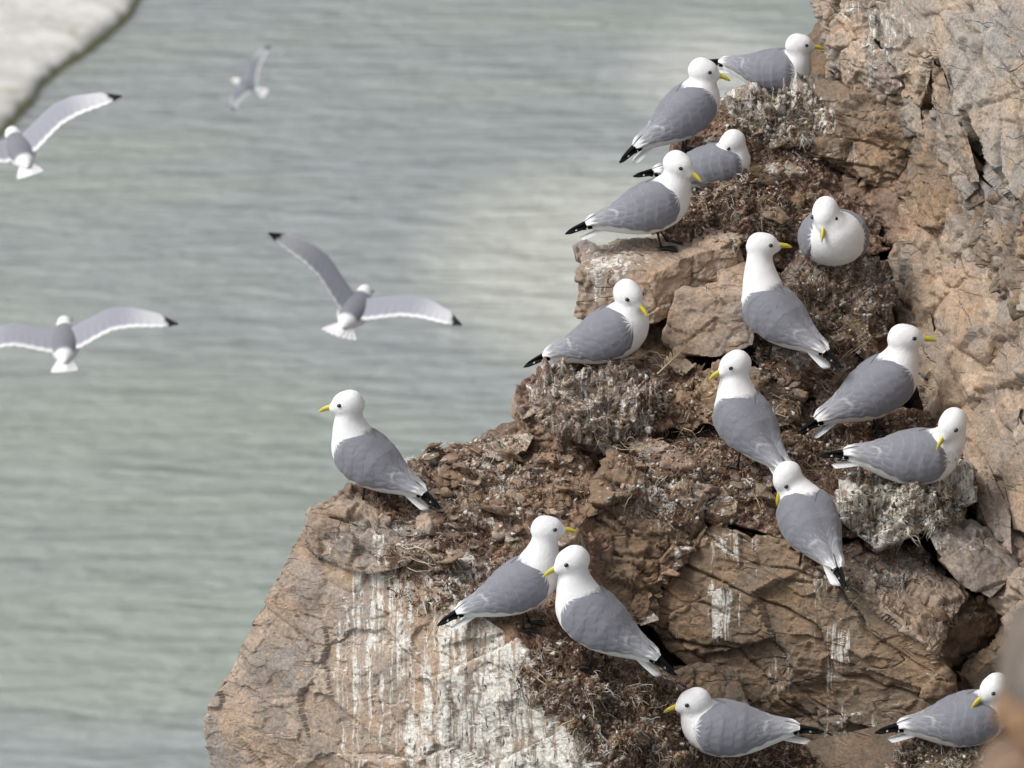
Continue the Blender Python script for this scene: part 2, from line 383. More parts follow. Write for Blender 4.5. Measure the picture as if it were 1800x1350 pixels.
# --- inner mass of the cliff and its foot in the sea
rock('rock_core', [(1150, 640, 12.78), (1130, 470, 12.98), (1390, 270, 13.35), (1550, 60, 13.5), (1580, -150, 13.5), (1950, -150, 13.3), (1950, 900, 12.95), (1250, 900, 12.62)], 1.5, 0.02, tint=DARK)
rock('rock_core', [(720, 960, 12.15), (930, 800, 12.42), (1250, 800, 12.45), (1900, 950, 12.4), (1900, 1550, 12.3), (640, 1550, 12.25)], 1.8, 0.02, tint=DARK)
b0, b1, b2, b3 = at(395, 1440, 12.15), at(1180, 1440, 11.6), at(2100, 1440, 11.6), at(2100, -300, 11.9)
foot = []
for p in (b0, b1, b2): foot += [p, (p[0] - (0.3 if p is b0 else -0.2), p[1] - 1.0, -2.0)]
foot += [(b0[0] + 0.2, 16.5, b0[2] - 3.4), (b0[0], 22, -2), (4.5, 11.0, b2[2]), (6, 10, -2), (6, 22, -2), (5, 16.5, b2[2] - 3.0)]
rock('cliff_foot', None, world=foot, res=0.5, cell=1.5, tint=DARK)
rock('cliff_shoulder', None, world=[at(1905, -200, 11.7), at(1905, 1460, 11.6), at(2600, -200, 10.5), at(2600, 1460, 10.4), at(1905, -200, 15), at(1905, 1460, 14.5), at(3200, -200, 16), at(3200, 1460, 15)], res=0.2, cell=0.6, tint=WALL)

# --- big guano block, lower left
rock('rock_block', [(548, 893, 11.80), (640, 932, 11.72), (720, 985, 11.66), (830, 1092, 11.55), (900, 1120, 11.51), (945, 1165, 11.48), (1000, 1240, 11.42), (1090, 1350, 11.36), (1180, 1480, 11.32),
      (533, 955, 11.83), (437, 1090, 11.92), (400, 1180, 11.97), (360, 1265, 12.02), (386, 1320, 12.04), (392, 1500, 12.12), (1180, 1500, 11.33)], 0.5, 0.005, amp=0.42, cell=0.30, tint=TAN, guano=gA, crk=0.25)
rock('rock_ledge', [(545, 898, 11.775), (560, 888, 11.81), (625, 868, 11.86), (650, 925, 11.70), (730, 985, 11.63), (700, 1000, 11.64), (532, 955, 11.81), (560, 985, 11.78), (640, 1010, 11.70)], 0.2, 0.005, amp=0.8, cell=0.1, tint=TAN, guano=gspot((640, 960, 120, 60, 0.55)), soiltop=0.35)
# --- debris slope above it
rock('soil_slope', [(555, 893, 11.82), (720, 985, 11.68), (830, 1092, 11.57), (950, 1152, 11.5), (1000, 1240, 11.45), (630, 872, 11.95), (740, 832, 12.08), (850, 772, 12.2), (905, 745, 12.26), (1060, 770, 12.28), (1040, 860, 12.20), (950, 1060, 11.87), (1110, 1175, 11.84), (1040, 1230, 11.6)], 0.5, 0.005, amp=0.5, cell=0.09, tint=RED, soil=0.34, lump=0.8, guano=gspot((780, 1010, 140, 60, 0.85), (700, 930, 120, 60, 0.74), (850, 830, 200, 100, 0.70)))
# --- risers and blocks between the slope and the middle ledge
rock('rock_block', [(1065, 835, 12.0), (1150, 830, 12.0), (1232, 870, 11.97), (1245, 925, 11.97), (1200, 1005, 11.98), (1150, 1060, 11.99), (1060, 1060, 11.98), (1040, 960, 12.0), (1090, 800, 12.2), (1200, 800, 12.2)], 0.3, 0.005, amp=1.2, cell=0.16, bed=BH, bedgap=0.07, tint=DARK, guano=gspot((1150, 880, 110, 70, 0.74), (1200, 960, 50, 70, 0.66)), soiltop=0.5)
rock('rock_block', [(905, 880, 12.08), (1000, 840, 12.12), (1070, 850, 12.08), (1075, 960, 12.0), (1040, 1020, 12.0), (960, 930, 12.03), (840, 900, 12.0), (830, 920, 11.98), (980, 1000, 11.94)], 0.25, 0.005, amp=1.1, cell=0.12, bed=BG, tint=RED, guano=0.22, soiltop=0.3)
rock('rock_block', [(985, 1010, 11.93), (1110, 1000, 11.96), (1150, 1040, 11.96), (1140, 1090, 11.94), (1060, 1090, 11.90), (990, 1070, 11.90), (1100, 1115, 11.92)], 0.25, 0.005, amp=1.0, cell=0.1, bed=BH, tint=DARK, guano=0.15)
rock('soil_ledge', [(1060, 832, 12.06), (1160, 828, 12.05), (1250, 905, 12.0), (1400, 955, 11.96), (1520, 940, 12.03), (1700, 860, 12.17), (1150, 745, 12.33), (1420, 712, 12.42), (1640, 725, 12.43), (1070, 790, 12.2)], 0.5, 0.005, amp=0.5, cell=0.1, tint=RED, soil=0.62, lump=0.9, guano=gspot((1160, 830, 110, 50, 0.6), (1100, 800, 60, 40, 0.5), (1250, 860, 100, 40, 0.45)))
# --- large bedded slab lower right
rock('rock_slab', [(1252, 914, 11.98), (1200, 1000, 12.0), (1146, 1055, 12.02), (1130, 1100, 12.02), (1255, 1165, 11.99), (1400, 1240, 11.97), (1470, 1420, 12.0), (1700, 1420, 11.9), (1640, 1268, 11.82), (1662, 1168, 11.77), (1600, 1100, 11.80), (1480, 1022, 11.86), (1390, 962, 11.92)], 0.45, 0.0045, amp=0.55, cell=0.24, bed=BH, bedgap=0.085, bedamp=0.010, tint=OCHRE, guano=gspot((1285, 955, 65, 80, 0.68), (1270, 1070, 55, 100, 0.64), (1450, 1010, 80, 90, 0.60), (1370, 1180, 60, 110, 0.56), (1475, 1150, 40, 140, 0.60), (1490, 1280, 80, 70, 0.58), (1560, 1330, 90, 50, 0.56), base=0.34))
rock('rock_block', [(1190, 1175, 12.05), (1260, 1180, 12.03), (1420, 1262, 12.0), (1440, 1420, 12.0), (1180, 1420, 12.0), (1200, 1290, 12.02)], 0.4, 0.005, amp=1.0, cell=0.16, bed=BH, tint=DARK, guano=0.18)
# --- ledge block on the slab, its dark end and the leaning slab behind it
rock('rock_block', [(1400, 962, 11.95), (1480, 1020, 11.84), (1560, 1075, 11.79), (1640, 1140, 11.75), (1655, 1168, 11.76), (1500, 955, 12.10), (1570, 940, 12.13), (1650, 1000, 12.1), (1705, 1045, 12.04), (1630, 1085, 11.87), (1640, 1120, 11.8)], 0.3, 0.005, amp=0.8, cell=0.14, bed=BH, bedgap=0.05, tint=TAN, guano=gspot((1560, 1010, 110, 60, 0.68), (1480, 960, 80, 40, 0.5)), soiltop=0.35)
rock('rock_block', [(1630, 1095, 11.88), (1705, 1040, 12.06), (1765, 1085, 12.1), (1705, 1205, 12.14), (1650, 1180, 11.95), (1620, 1180, 11.95)], 0.3, 0.006, amp=0.8, cell=0.15, tint=DARK)
rock('rock_slab', [(1618, 905, 12.02), (1675, 892, 12.12), (1790, 1005, 11.99), (1742, 1052, 11.93), (1700, 1030, 11.95), (1645, 968, 11.98), (1775, 960, 12.1)], 0.16, 0.005, amp=0.45, cell=0.15, tint=GREY, guano=gspot((1650, 940, 40, 50, 0.75), (1700, 960, 60, 30, 0.55)))
rock('rock_block', [(1640, 1260, 12.0), (1700, 1190, 12.05), (1800, 1080, 12.0), (1860, 1150, 11.9), (1860, 1420, 11.9), (1560, 1420, 11.95), (1580, 1300, 11.98)], 0.3, 0.006, amp=1.3, cell=0.13, tint=DARK, guano=0.2)
rock('rock_block', [(1745, 1060, 11.98), (1800, 1000, 11.9), (1900, 1020, 11.8), (1900, 1200, 11.8), (1780, 1130, 11.9)], 0.3, 0.006, amp=1.0, cell=0.13, tint=WALL)

# --- right-hand wall
rock('rock_wall', [(1548, 360, 12.86), (1566, 450, 12.75), (1602, 600, 12.57), (1640, 720, 12.46), (1702, 850, 12.26), (1748, 960, 12.1), (1790, 1005, 12.02), (1840, 1090, 11.92), (1920, 1100, 11.75), (1920, 300, 11.95), (1750, 330, 12.35), (1640, 300, 12.68)], 0.6, 0.005, amp=0.62, cell=0.26, bed=BW, bedgap=0.10, bedamp=0.018, crack=1.7, tint=WALL, guano=0.1)
rock('rock_slab', [(1615, -80, 12.50), (1632, 60, 12.46), (1660, 120, 12.38), (1690, 200, 12.30), (1725, 280, 12.22), (1795, 362, 12.08), (1860, 430, 11.98), (1940, 440, 11.85), (1940, -80, 11.80)], 0.35, 0.005, amp=0.40, cell=0.34, bed=BW, bedgap=0.09, bedamp=0.010, crack=1.5, tint=SLAB, guano=0.12)
for (pts, tn) in [([(1530, -60, 12.72), (1560, 90, 12.70), (1585, 130, 12.66), (1640, 120, 12.50), (1625, -60, 12.52)], SLAB),
                  ([(1585, 60, 12.66), (1582, 110, 12.66), (1625, 170, 12.56), (1645, 95, 12.50), (1630, 60, 12.50)], SLAB),
                  ([(1588, 115, 12.68), (1590, 170, 12.68), (1620, 180, 12.60), (1640, 120, 12.52)], WALL),
                  ([(1588, 165, 12.70), (1615, 178, 12.64), (1622, 235, 12.62), (1600, 225, 12.68)], SLAB),
                  ([(1635, 110, 12.52), (1655, 120, 12.46), (1700, 240, 12.36), (1722, 320, 12.30), (1705, 322, 12.34), (1650, 200, 12.48)], WALL),
                  ([(1640, 190, 12.56), (1690, 230, 12.42), (1720, 330, 12.36), (1700, 350, 12.42), (1650, 270, 12.54)], SLAB),
                  ([(1612, 225, 12.66), (1640, 200, 12.58), (1690, 290, 12.48), (1735, 350, 12.36), (1700, 370, 12.46), (1630, 300, 12.62)], WALL),
                  ([(1715, 310, 12.34), (1735, 330, 12.28), (1800, 370, 12.10), (1830, 420, 12.02), (1760, 400, 12.22)], GREY),
                  ([(1585, 200, 12.72), (1640, 192, 12.60), (1645, 230, 12.60), (1590, 240, 12.72)], GREY)]:
    rock('rock_slab', pts, 0.14, 0.0045, amp=0.55, cell=0.11, tint=tn, guano=gspot((1560, 50, 70, 110, 0.60)))
rock('rock_block', [(1725, 360, 12.32), (1790, 345, 12.14), (1900, 420, 11.9), (1900, 540, 11.88), (1800, 545, 12.06), (1760, 490, 12.16), (1720, 420, 12.30)], 0.2, 0.005, amp=1.3, cell=0.12, tint=OCHRE)
rock('rock_slab', [(1745, 450, 12.22), (1850, 470, 11.95), (1900, 560, 11.84), (1790, 545, 12.04), (1765, 500, 12.14)], 0.15, 0.005, amp=0.5, cell=0.12, tint=TAN)
# plates of the bedding standing proud of the wall
def wd(px, py): return float(np.interp(py, [300, 360, 450, 600, 720, 850, 960, 1005], [12.92, 12.86, 12.75, 12.57, 12.46, 12.26, 12.1, 12.02]) - 0.0021 * (px - np.interp(py, [300, 360, 450, 600, 720, 850, 960, 1005], [1540, 1548, 1566, 1602, 1640, 1702, 1748, 1790])))
for pts, tn, pr in [([(1566, 440), (1600, 425), (1632, 500), (1640, 590), (1612, 612), (1585, 540)], WALL, .030),
                    ([(1600, 400), (1660, 410), (1700, 520), (1690, 600), (1640, 540)], WALL, .020),
                    ([(1628, 600), (1668, 560), (1712, 660), (1735, 790), (1700, 800), (1655, 700)], WALL, .026),
                    ([(1700, 560), (1750, 545), (1800, 680), (1790, 760), (1740, 700)], TAN, .020),
                    ([(1745, 760), (1790, 730), (1850, 860), (1850, 980), (1790, 930)], WALL, .028),
                    ([(1690, 800), (1725, 790), (1775, 900), (1780, 975), (1735, 920)], TAN, .022),
                    ([(1690, 470), (1730, 460), (1760, 540), (1735, 575), (1705, 530)], GREY, .030),
                    ([(1760, 560), (1850, 560), (1850, 690), (1800, 660)], OCHRE, .024),
                    ([(1640, 330), (1690, 320), (1712, 400), (1700, 470), (1655, 420)], OCHRE, .045),
                    ([(1700, 385), (1760, 372), (1800, 420), (1760, 465), (1715, 450)], OCHRE, .060)]:
    rock('rock_plate', [(x, y, wd(x, y) - pr * random.uniform(.8, 1.3)) for x, y in pts], 0.08, 0.0045, amp=0.45, cell=0.12, bed=BW, bedgap=0.07, bedamp=0.005, tint=tn)
# --- guano bulge and brown blocks at the head of the colony
rock('rock_block', [(1455, -60, 13.02), (1472, 40, 12.98), (1476, 70, 12.97), (1485, 100, 12.94), (1475, 130, 12.94), (1530, 160, 12.84), (1590, 175, 12.74), (1585, 70, 12.74), (1560, -60, 12.78)], 0.35, 0.005, amp=1.3, cell=0.13, tint=TAN, lump=0.4, guano=gspot((1560, 60, 50, 90, 0.7), (1500, 110, 60, 50, 0.68), (1490, 20, 60, 40, 0.58)))
rock('rock_bulge', [(1478, 90, 12.86), (1520, 60, 12.82), (1560, 100, 12.76), (1585, 150, 12.72), (1560, 168, 12.76), (1495, 140, 12.84), (1475, 110, 12.88), (1520, 110, 12.76)], 0.2, 0.0045, amp=0.5, cell=0.1, tint=TAN, lump=0.5, guano=0.54)
rock('rock_block', [(1405, 165, 12.95), (1440, 128, 13.0), (1500, 150, 12.90), (1600, 170, 12.74), (1625, 240, 12.70), (1600, 285, 12.74), (1560, 330, 12.78), (1500, 325, 12.82), (1425, 250, 12.88), (1395, 215, 12.92)], 0.35, 0.005, amp=1.1, cell=0.15, bed=BG, bedgap=0.06, tint=OCHRE, lump=0.3, guano=gspot((1440, 210, 50, 60, 0.72), (1480, 260, 40, 50, 0.6), base=0.1))
rock('rock_block', [(1500, 310, 12.84), (1580, 290, 12.76), (1625, 300, 12.70), (1640, 420, 12.64), (1590, 440, 12.68), (1550, 410, 12.78), (1525, 380, 12.82)], 0.3, 0.005, amp=1.2, cell=0.12, tint=RED, guano=0.25)
rock('rock_block', [(1602, 225, 12.70), (1650, 205, 12.60), (1690, 290, 12.52), (1720, 400, 12.42), (1680, 470, 12.48), (1620, 440, 12.62), (1600, 330, 12.70)], 0.3, 0.005, amp=1.1, cell=0.14, bed=BW, bedgap=0.08, tint=OCHRE)
rock('rock_block', [(1530, 130, 13.10), (1660, 130, 13.10), (1660, 200, 13.12), (1530, 200, 13.12), (1530, 118, 13.4), (1660, 118, 13.4)], 0.3, 0.01, amp=0.4, tint=DARK)
# --- upper debris slope
rock('soil_slope', [(1285, 182, 13.08), (1380, 160, 13.12), (1440, 190, 13.05), (1540, 340, 12.95), (1560, 440, 12.72), (1420, 480, 12.6), (1310, 440, 12.55), (1170, 432, 12.52), (1190, 330, 12.72), (1190, 262, 12.86), (1265, 225, 12.98)], 0.5, 0.005, amp=0.5, cell=0.1, tint=RED, soil=0.6, lump=1.0, guano=gspot((1330, 190, 60, 40, 0.6), (1330, 300, 90, 60, 0.35), (1240, 390, 90, 40, 0.45)))
# --- blocks of the left edge
rock('rock_block', [(1012, 478, 12.43), (1010, 555, 12.45), (1050, 578, 12.43), (1150, 568, 12.38), (1152, 472, 12.37), (1230, 445, 12.40), (1300, 425, 12.43), (1308, 462, 12.45), (1240, 530, 12.42), (1040, 440, 12.54), (1165, 415, 12.62), (1300, 405, 12.55)], 0.25, 0.0045, amp=0.55, cell=0.14, tint=TAN, guano=gspot((1080, 460, 90, 50, 0.72), (1060, 510, 70, 40, 0.5)))
rock('rock_block', [(1008, 432, 12.52), (1030, 425, 12.55), (1060, 440, 12.52), (1050, 472, 12.48), (1015, 455, 12.5)], 0.15, 0.0045, amp=0.7, cell=0.08, tint=TAN, guano=0.3)
rock('rock_block', [(1188, 516, 12.33), (1160, 600, 12.33), (1200, 622, 12.31), (1255, 630, 12.30), (1325, 608, 12.30), (1335, 520, 12.32), (1312, 468, 12.44), (1245, 488, 12.42)], 0.25, 0.0045, amp=0.5, cell=0.15, tint=TAN, guano=gspot((1240, 500, 70, 30, 0.5), (1290, 550, 40, 50, 0.42), base=0.15))
rock('rock_block', [(1098, 572, 12.50), (1175, 560, 12.50), (1190, 655, 12.45), (1060, 660, 12.45)], 0.4, 0.006, amp=0.7, cell=0.12, tint=DARK)
rock('soil_ledge', [(905, 700, 12.24), (925, 672, 12.29), (1000, 652, 12.34), (1180, 636, 12.36), (1240, 640, 12.33), (1180, 750, 12.2), (1050, 800, 12.18), (930, 760, 12.2)], 0.4, 0.005, amp=0.6, cell=0.1, tint=RED, soil=0.5, lump=1.0, guano=gspot((1000, 720, 90, 60, 0.5), base=0.2))
rock('rock_block', [(905, 695, 12.26), (925, 672, 12.29), (950, 680, 12.27), (955, 720, 12.2), (915, 740, 12.21), (902, 720, 12.24)], 0.2, 0.0045, amp=0.9, cell=0.08, tint=TAN, guano=0.2)
rock('rock_block', [(1320, 470, 12.44), (1420, 500, 12.50), (1560, 560, 12.60), (1600, 690, 12.54), (1480, 715, 12.47), (1400, 690, 12.38), (1330, 640, 12.32)], 0.3, 0.005, amp=0.7, cell=0.13, tint=RED, soil=0.45, lump=0.6, guano=gspot((1480, 600, 60, 60, 0.4)))
rock('rock_block', [(1480, 560, 12.45), (1520, 570, 12.45), (1545, 620, 12.42), (1530, 640, 12.42), (1495, 610, 12.42)], 0.12, 0.0045, amp=0.7, cell=0.08, tint=OCHRE)
rock('rock_block', [(1428, 620, 12.42), (1470, 585, 12.46), (1510, 630, 12.46), (1500, 680, 12.45), (1450, 680, 12.42)], 0.12, 0.0045, amp=0.8, cell=0.08, tint=TAN, guano=0.5)
for pts, tn, g in [([(1220, 655, 12.26), (1262, 640, 12.28), (1330, 650, 12.28), (1405, 690, 12.32), (1400, 735, 12.29), (1372, 752, 12.24), (1290, 745, 12.18), (1232, 745, 12.19), (1216, 700, 12.22)], OCHRE, 0.42),
                   ([(1172, 712, 12.22), (1190, 682, 12.25), (1218, 672, 12.25), (1240, 740, 12.2), (1212, 766, 12.18), (1180, 745, 12.2)], OCHRE, 0.3),
                   ([(1350, 690, 12.28), (1405, 690, 12.32), (1408, 720, 12.30), (1390, 745, 12.27), (1350, 742, 12.25)], OCHRE, 0.1),
                   ([(1425, 640, 12.42), (1470, 650, 12.44), (1500, 700, 12.42), (1480, 735, 12.40), (1435, 715, 12.38)], TAN, 0.35),
                   ([(1165, 630, 12.31), (1200, 622, 12.33), (1225, 640, 12.3), (1200, 660, 12.27)], TAN, 0.3)]:
    rock('rock_block', pts, 0.16, 0.0045, amp=0.8, cell=0.09, bed=BG, bedgap=0.05, bedamp=0.004, tint=tn, guano=g, soiltop=0.3)

# --- stones lying on the ledges (traced ones first)
for pts, tn, g in [([(842, 800, 12.10), (868, 775, 12.16), (905, 762, 12.18), (940, 765, 12.17), (925, 792, 12.10), (880, 805, 12.08)], TAN, 0.55),
                   ([(915, 868, 12.0), (960, 850, 12.05), (1000, 850, 12.03), (1002, 890, 11.98), (970, 905, 11.96), (925, 895, 11.97)], OCHRE, 0.2),
                   ([(992, 888, 12.0), (1020, 862, 12.04), (1062, 860, 12.04), (1075, 895, 12.0), (1040, 908, 11.97), (1000, 905, 11.97)], OCHRE, 0.3),
                   ([(762, 945, 11.84), (800, 938, 11.87), (835, 962, 11.85), (825, 985, 11.8), (780, 985, 11.79)], RED, 0.5),
                   ([(875, 985, 11.9), (900, 972, 11.93), (920, 985, 11.92), (905, 998, 11.88)], OCHRE, 0.1),
                   ([(1000, 920, 11.99), (1050, 905, 12.02), (1085, 935, 12.0), (1040, 985, 11.97), (1000, 965, 11.97)], OCHRE, 0.25),
                   ([(910, 900, 12.0), (985, 915, 12.0), (990, 985, 11.93), (940, 965, 11.93), (850, 920, 11.98), (870, 900, 12.02)], RED, 0.2),
                   ([(860, 760, 12.2), (905, 745, 12.24), (915, 765, 12.2), (875, 775, 12.17)], RED, 0.1),
                   ([(765, 815, 12.08), (800, 795, 12.14), (850, 790, 12.14), (840, 815, 12.08), (780, 830, 12.05)], TAN, 0.45),
                   ([(1320, 405, 12.62), (1350, 392, 12.66), (1385, 405, 12.64), (1370, 425, 12.58), (1330, 428, 12.57)], RED, 0.1),
                   ([(1395, 890, 12.02), (1440, 870, 12.06), (1490, 880, 12.05), (1480, 905, 12.0), (1420, 910, 11.98)], GREY, 0.3),
                   ([(1185, 1180, 11.85), (1230, 1165, 11.9), (1290, 1180, 11.9), (1320, 1240, 11.84), (1250, 1250, 11.8), (1200, 1225, 11.8)], DARK, 0.15),
                   ([(1100, 1060, 11.98), (1140, 1065, 11.98), (1160, 1090, 11.95), (1125, 1100, 11.94)], TAN, 0.6),
                   ([(1420, 900, 11.96), (1460, 890, 12.0), (1470, 925, 11.95), (1440, 940, 11.93)], OCHRE, 0.2)]:
    rock('stone', pts, 0.09, 0.0042, amp=0.6, cell=0.07, tint=tn, guano=g)

DG0 = bpy.context.evaluated_depsgraph_get(); DG0.update()
for q in range(46):
    (cx, cy, rx, ry) = [(820, 860, 130, 60), (900, 920, 110, 60), (800, 960, 90, 40), (1130, 800, 70, 40), (1250, 870, 90, 30), (1320, 330, 80, 80), (1440, 650, 60, 50), (960, 800, 90, 40)][q % 8]
    x, y = cx + rx * random.uniform(-1, 1), cy + ry * random.uniform(-1, 1); ok, loc, nrm, _, _, _ = SC.ray_cast(DG0, Vector(CAM.tolist()), Vector(ray_dir(x, y).tolist()))
    if not ok or loc.y > 16: continue
    p = np.array(loc); n_ = np.array(nrm) * .5 + np.array([random.uniform(-.3, .3), -.3, .9]); n_ /= np.linalg.norm(n_); t1 = np.cross(n_, [0.3, 1, 0]); t1 /= np.linalg.norm(t1); t2 = np.cross(n_, t1); sz = random.uniform(.022, .060); W = []
    for k in range(7):
        a = k / 7 * 6.283 + random.uniform(-.3, .3); r = sz * random.uniform(.75, 1.15)
        for hh in (random.uniform(.25, .45), -.6): W.append(p + t1 * math.cos(a) * r + t2 * math.sin(a) * r * .65 + n_ * hh * sz)
    rock('rock_block', None, world=W, res=0.0042, amp=0.5, cell=0.06, tint=random.choice([TAN, RED, OCHRE, GREY, TAN]), guano=random.choice([.2, .55, .72, .4]))
# ------------------------------------------------------------------ nests
NEST = {}
def nest(key, pts, label, guano, soil=0.55, tint=GREY, back=0.25):
    p = at(*pts[0]); e = tag(empty('nest', p.tolist()), label, 'nest', 'nests on the ledges'); NEST[key] = e
    rock('nest_mound', pts, back, 0.0045, amp=0.35, cell=0.07, tint=tint, soil=soil, lump=1.9, guano=guano, parent=e); return e
nest('mid', [(938, 690, 12.2), (960, 662, 12.26), (1060, 645, 12.3), (1150, 652, 12.28), (1172, 700, 12.2), (1140, 760, 12.13), (1060, 785, 12.1), (980, 760, 12.12), (1060, 700, 12.14)], 'crusted grass nest on the outer ledge with a large feather beside it', 0.55)
nest('front', [(1390, 490, 12.47), (1402, 455, 12.54), (1470, 442, 12.6), (1540, 455, 12.58), (1565, 500, 12.5), (1560, 590, 12.47), (1500, 600, 12.43), (1400, 550, 12.42), (1470, 500, 12.45)], 'tall dark moss nest under the gull that faces outward', 0.5)
nest('wall', [(1480, 855, 12.06), (1530, 838, 12.14), (1690, 842, 12.15), (1708, 880, 12.09), (1630, 925, 12.0), (1540, 965, 11.97), (1490, 930, 11.99), (1590, 880, 12.02)], 'whitewashed nest of straw wedged against the tall right-hand wall', 0.72, 0.3)
nest('top', [(1285, 190, 13.0), (1310, 168, 13.07), (1400, 160, 13.06), (1452, 152, 13.0), (1478, 180, 12.95), (1430, 250, 12.84), (1310, 250, 12.9), (1370, 200, 12.92)], 'grey crusted nest at the very top of the colony', 0.62, 0.4)
nest('low', [(935, 1180, 11.46), (955, 1140, 11.50), (1050, 1150, 11.50), (1190, 1215, 11.58), (1430, 1330, 11.70), (1440, 1430, 11.6), (1120, 1430, 11.32), (1012, 1275, 11.38), (1200, 1310, 11.47)], 'wide straggling nest of dark straw behind the whitewashed block', 0.38, 0.75)
nest('upper', [(1190, 405, 12.55), (1210, 340, 12.68), (1330, 318, 12.74), (1400, 360, 12.70), (1425, 425, 12.6), (1300, 425, 12.53), (1260, 370, 12.56)], 'reddish brown nest below the gull with its bill tucked away', 0.36, 0.75, RED)
nest('corner', [(1590, 1305, 11.74), (1700, 1288, 11.80), (1810, 1310, 11.74), (1810, 1430, 11.6), (1560, 1430, 11.62)], 'brown nest beneath the gull half hidden by the blurred rock', 0.35, 0.6)

# ------------------------------------------------------------------ ray casts on the finished rock
DG = bpy.context.evaluated_depsgraph_get(); DG.update()
def cast(px, py):
    ok, loc, nrm, _, ob, _ = SC.ray_cast(DG, Vector(CAM.tolist()), Vector(ray_dir(px, py).tolist()))
    if not ok or loc.y > 16: return None
    return np.array(loc), np.array(nrm)
def scatter(ells, n):
    P = []; N = []; tot = sum(e[2] * e[3] * e[4] for e in ells)
    for (cx, cy, rx, ry, wt) in ells:
        for k in range(int(n * rx * ry * wt / tot)):
            a = random.random() * 6.283; r = math.sqrt(random.random())
            h = cast(cx + rx * r * math.cos(a), cy + ry * r * math.sin(a))
            if h is not None: P.append(h[0]); N.append(h[1])
    return np.array(P), np.array(N)
BROWN = [(0.075, 0.035, 0.022), (0.13, 0.065, 0.04), (0.05, 0.03, 0.022), (0.22, 0.13, 0.08), (0.36, 0.26, 0.17)]
PALE = [(0.42, 0.38, 0.31), (0.55, 0.53, 0.49), (0.24, 0.19, 0.13), (0.075, 0.045, 0.03), (0.16, 0.12, 0.085), (0.10, 0.095, 0.075), (0.34, 0.25, 0.15)]
def strands(name, P, N, pal, lo, hi, wd, lift, parent, tuft=5):
    m_ = len(P); P = np.repeat(P, tuft, 0) + rng.normal(size=(m_ * tuft, 3)) * 0.004; N = np.repeat(N, tuft, 0); n = len(P); L = rng.uniform(lo, hi, n); r = np.repeat(rng.normal(size=(m_, 3)), tuft, 0) + rng.normal(size=(n, 3)) * 0.55; t = r - (r * N).sum(1)[:, None] * N; t /= np.linalg.norm(t, axis=1)[:, None]
    t = t + N * rng.uniform(-0.05, lift, n)[:, None]; t[:, 2] -= 0.18
    bend = rng.normal(size=(n, 3)) * 0.8
    s = np.array([0, 0.33, 0.67, 1.0]); C = P[:, None] + N[:, None] * 0.004 + (t[:, None] * s[None, :, None] + bend[:, None] * (s * (1 - s))[None, :, None] - np.array([0, 0, 0.25]) * (s ** 2)[None, :, None]) * L[:, None, None]
    side = np.cross(t, N + 0.01); side /= np.linalg.norm(side, axis=1)[:, None]; up = np.cross(side, t); up /= np.linalg.norm(up, axis=1)[:, None]
    W = rng.uniform(0.5, 1.0, n) * wd; V = np.zeros((n, 4, 3, 3))
    for k in range(3):
        a = 2.094 * k; V[:, :, k] = C + (side * math.cos(a) + 0.6 * up * math.sin(a))[:, None] * (W[:, None] * np.array([0.8, 1, 0.9, 0.25]))[..., None]
    V = V.reshape(-1, 3); base = np.arange(n)[:, None] * 12; F = []
    for sg in range(3):
        for k in range(3): F.append(np.stack([sg * 3 + k + base[:, 0], sg * 3 + (k + 1) % 3 + base[:, 0], sg * 3 + 3 + (k + 1) % 3 + base[:, 0], sg * 3 + 3 + k + base[:, 0]], 1))
    me = mesh_np(name, V - np.array(parent.location), np.concatenate(F)); c = np.repeat(np.array(pal)[rng.integers(0, len(pal), m_)], tuft, 0) * rng.uniform(0.65, 1.3, (n, 1))
    attrc(me, 'col', np.repeat(c, 12, 0)); return tag(link(name, me, M['litter'], parent), kind='stuff')
def crumbs(name, P, N, pal, lo, hi, parent):
    n = len(P); base = np.array([(1, 0, 0), (-1, 0, 0), (0, 1, 0), (0, -1, 0), (0, 0, 1), (0, 0, -1.0)])
    FA = np.array([(0, 2, 4), (2, 1, 4), (1, 3, 4), (3, 0, 4), (2, 0, 5), (1, 2, 5), (3, 1, 5), (0, 3, 5)])
    r = lo + (hi - lo) * rng.random(n) ** 2.5; A = rng.normal(size=(n, 3, 3)); Q, _ = np.linalg.qr(A)
    pts = base[None] * rng.uniform(0.45, 1.3, (n, 6, 1)) * np.array([1, 0.75, 0.5]); V = np.einsum('nij,nkj->nki', Q, pts) * r[:, None, None] + (P + N * (r * 0.25)[:, None])[:, None]
    F = (FA[None] + (np.arange(n) * 6)[:, None, None]).reshape(-1, 3)
    me = mesh_np(name, V.reshape(-1, 3) - np.array(parent.location), F); c = np.array(pal)[rng.integers(0, len(pal), n)] * rng.uniform(0.75, 1.2, (n, 1))
    attrc(me, 'col', np.repeat(c, 6, 0)); return tag(link(name, me, M['litter'], parent), kind='stuff')
CHIP = [(0.30, 0.20, 0.13), (0.22, 0.13, 0.085), (0.50, 0.47, 0.42), (0.62, 0.60, 0.56), (0.12, 0.065, 0.04), (0.33, 0.24, 0.16), (0.09, 0.05, 0.035)]
NE = {'mid': [(1055, 700, 120, 80, 1)], 'front': [(1480, 520, 90, 90, 1)], 'wall': [(1590, 890, 110, 55, 1)], 'top': [(1370, 205, 90, 50, 1)],
      'low': [(1000, 1190, 90, 60, 1), (1130, 1270, 130, 80, 1.2), (1330, 1340, 110, 30, 1)], 'upper': [(1300, 370, 120, 60, 1)], 'corner': [(1680, 1330, 110, 30, 1)]}
pend = []
